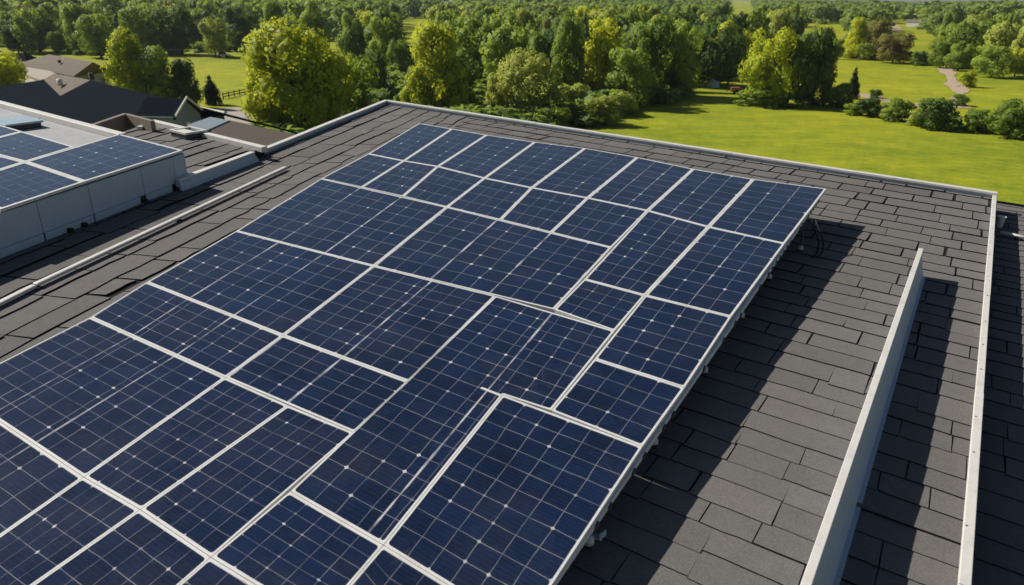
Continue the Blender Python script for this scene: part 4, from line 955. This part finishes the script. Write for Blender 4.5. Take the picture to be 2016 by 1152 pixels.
OPEN = [(796, 40, 842, 60), (1768, 64, 1828, 104), (1436, 8, 1478, 28), (1582, 50, 1660, 60), (872, 0, 892, 14), (1790, 38, 1810, 54), (1748, 44, 1766, 62)]
def blocks(x, y, z, wd, h):
    b_ = project(np.array([x, y, z])); t_ = project(np.array([x, y, z+h])); hw = wd*FOC/max(y, 1)*.42
    return any(b_[0]+hw > o[0] and b_[0]-hw < o[2] and t_[1] < o[3]-2 and b_[1] > o[1]+4 for o in OPEN)
g2 = random.Random(21); cnt = 0
WLAB = {'L': 'green woodland tree in the wood on the left beyond the far lawn', 'M': 'green woodland tree in the wood behind the willow like tree and the field edge', 'R': 'green woodland tree in the wood at the right above the meadow', 'C': 'green woodland tree in the far wood behind the field tree'}
for key, spacing in (('L', 10.0), ('M', 9.0), ('R', 9.5), ('C', 10.5)):
    P_ = polys[key]; pts = []
    for _ in range(9000):
        d = math.sqrt(g2.uniform(95**2, 400**2)); az = g2.uniform(-.70, .70); x, y = d*math.sin(az), d*math.cos(az); z = float(terrain(x, y))
        pp = project(np.array([x, y, z]))
        if not inside(pp, P_) or any(inside(pp, c) for c in clear): continue
        if any((x-a)**2+(y-b)**2 < spacing**2 for a, b in pts): continue
        if blocks(x, y, z, 9, 12): continue
        pts.append((x, y))
        shp, me = LOWLIB[g2.choice([0, 1, 2, 3, 4])]
        o = bpy.data.objects.new('woodland_tree', me); COL.objects.link(o); o.location = (x, y, z-.3)
        hgt = g2.uniform(10, 15)*(1.0 if key != 'R' else .85); wd = hgt*g2.uniform(.62, .85)*(.8 if shp == 'tall' else 1); o.scale = (wd, wd*g2.uniform(.9, 1.1), hgt); o.rotation_euler = (0, 0, g2.uniform(0, 6.28))
        setmat(o, g2.choice([MI, MI, D, D, MI, O, Y] if key == 'M' else [MI, MI, D, MI, O])); tag(o, WLAB[key], 'tree', {'L': 'trees of the left wood', 'M': 'trees of the middle wood', 'R': 'trees of the right wood', 'C': 'trees of the far wood behind the field tree'}[key]); cnt += 1
print('woodland trees', cnt)
protos_u = [crown_arrays('bush', 7, 150, .26, 700+i) for i in range(4)]
def _dummy(): pass
# far woods
protos = []
for i in range(5):
    V, Q, T = crown_arrays('round' if i % 2 else 'tall', 14, 260, .16, 500+i); protos.append((V, Q, T))
protos2 = []
for i in range(4):
    V, Q, T = crown_arrays('round', 8, 90, .26, 600+i); protos2.append((V, Q, T))
VV, QQ, TT, CQ, CT = [], [], [], [], []; nv = 0
def add_far(pr, x, y, z, wd, h, tint):
    global nv
    V, Q, T = pr; a = g2.uniform(0, 6.28); c, s_ = math.cos(a), math.sin(a)
    X = np.stack([(V[:, 0]*c-V[:, 1]*s_)*wd+x, (V[:, 0]*s_+V[:, 1]*c)*wd+y, V[:, 2]*h+z], 1)
    VV.append(X); QQ.append(Q+nv); TT.append(T+nv); CQ.append(np.full(len(Q), tint)); CT.append(np.full(len(T), tint)); nv += len(V)
UG = [(700, 120), (960, 120), (1300, 130), (1450, 150), (1440, 178), (1330, 200), (1240, 222), (1170, 246), (900, 330), (560, 345), (505, 290), (640, 180)]
UG2 = [(-60, 90), (160, 88), (340, 92), (480, 88), (480, 100), (320, 106), (190, 110), (-60, 106)]
UG3 = [(1630, 112), (1770, 122), (1850, 128), (1850, 118), (1640, 104)]
UG4 = [(1560, 200), (1700, 222), (1840, 250), (2060, 272), (2060, 258), (1850, 236), (1640, 204)]
for i in range(6000):
    dd = math.sqrt(g2.uniform(60**2, 280**2)); az = g2.uniform(-.70, .70); x, y = dd*math.sin(az), dd*math.cos(az); z = float(terrain(x, y)); pp = project(np.array([x, y, z]))
    k = 1 if inside(pp, UG) else (2 if inside(pp, UG2) else (3 if inside(pp, UG3) or inside(pp, UG4) else 0))
    if not k: continue
    h = g2.uniform(1.6, 4.2) if k != 3 else g2.uniform(1.0, 2.2)
    if abs(pp[0]-1402) < 60 and abs(pp[1]-175) < 25: continue
    add_far(g2.choice(protos_u), x, y, z-.2, h*g2.uniform(1.2, 2.0), h, g2.uniform(0, .7))
me = mesh_from('undergrowth', np.vstack(VV), np.vstack(QQ), np.vstack(TT), [L_WOODS])
at = me.attributes.new('tint', 'FLOAT', 'FACE'); at.data.foreach_set('value', np.concatenate(CQ+CT).astype(np.float32))
o = bpy.data.objects.new('undergrowth', me); COL.objects.link(o); tag(o, 'tangled green undergrowth filling the ground between the woodland trees', 'undergrowth', kind='stuff')
VV, QQ, TT, CQ, CT = [], [], [], [], []; nv = 0
nf = 0
d = 330.0
while d < 1700:
    sp = 11.5+max(0, d-330)*.013
    n = int(1.5*d/sp); 
    for k in range(n):
        az = -.75+1.5*(k+g2.uniform(-.4, .4))/n; dd = d+g2.uniform(-.5, .5)*sp
        x, y = dd*math.sin(az), dd*math.cos(az); z = float(terrain(x, y)); pp = project(np.array([x, y, z]))
        if any(inside(pp, p_) for p_ in polys.values()) or any(inside(pp, c) for c in clear): continue
        h = g2.uniform(9, 15)+(1.5 if az < -.1 else 0); wd = sp*g2.uniform(.95, 1.35)
        if blocks(x, y, z, wd, h): continue
        add_far(g2.choice(protos if d < 620 else protos2), x, y, z-.5, wd, h, g2.random()); nf += 1
    d += sp*.9
me = mesh_from('distant_woods', np.vstack(VV), np.vstack(QQ), np.vstack(TT), [L_WOODS])
at = me.attributes.new('tint', 'FLOAT', 'FACE'); at.data.foreach_set('value', np.concatenate(CQ+CT).astype(np.float32))
o = bpy.data.objects.new('distant_woods', me); COL.objects.link(o); tag(o, 'far green woods merging into one mass up to the skyline', 'woods', kind='stuff')
print('far crowns', nf, 'faces', len(me.polygons))

# ------------------------------------------------------------------ a little air
hb_ = MB(); hb_.hexa([(-2550, -180, -6), (2550, -180, -6), (2550, 3300, -6), (-2550, 3300, -6)], [(-2550, -180, 75), (2550, -180, 75), (2550, 3300, 75), (-2550, 3300, 75)])
hm = bpy.data.materials.new('thin air haze'); hm.use_nodes = True; ht = hm.node_tree; ht.nodes.clear()
pv = ht.nodes.new('ShaderNodeVolumePrincipled'); pv.inputs['Color'].default_value = (0.80, 0.88, 1.0, 1); pv.inputs['Density'].default_value = 0.00008; pv.inputs['Anisotropy'].default_value = 0.2
ho = ht.nodes.new('ShaderNodeOutputMaterial'); ht.links.new(pv.outputs[0], ho.inputs['Volume'])
o = hb_.build('haze', hm, weld=True); tag(o, 'thin pale haze over the distant woods', 'haze', kind='stuff')
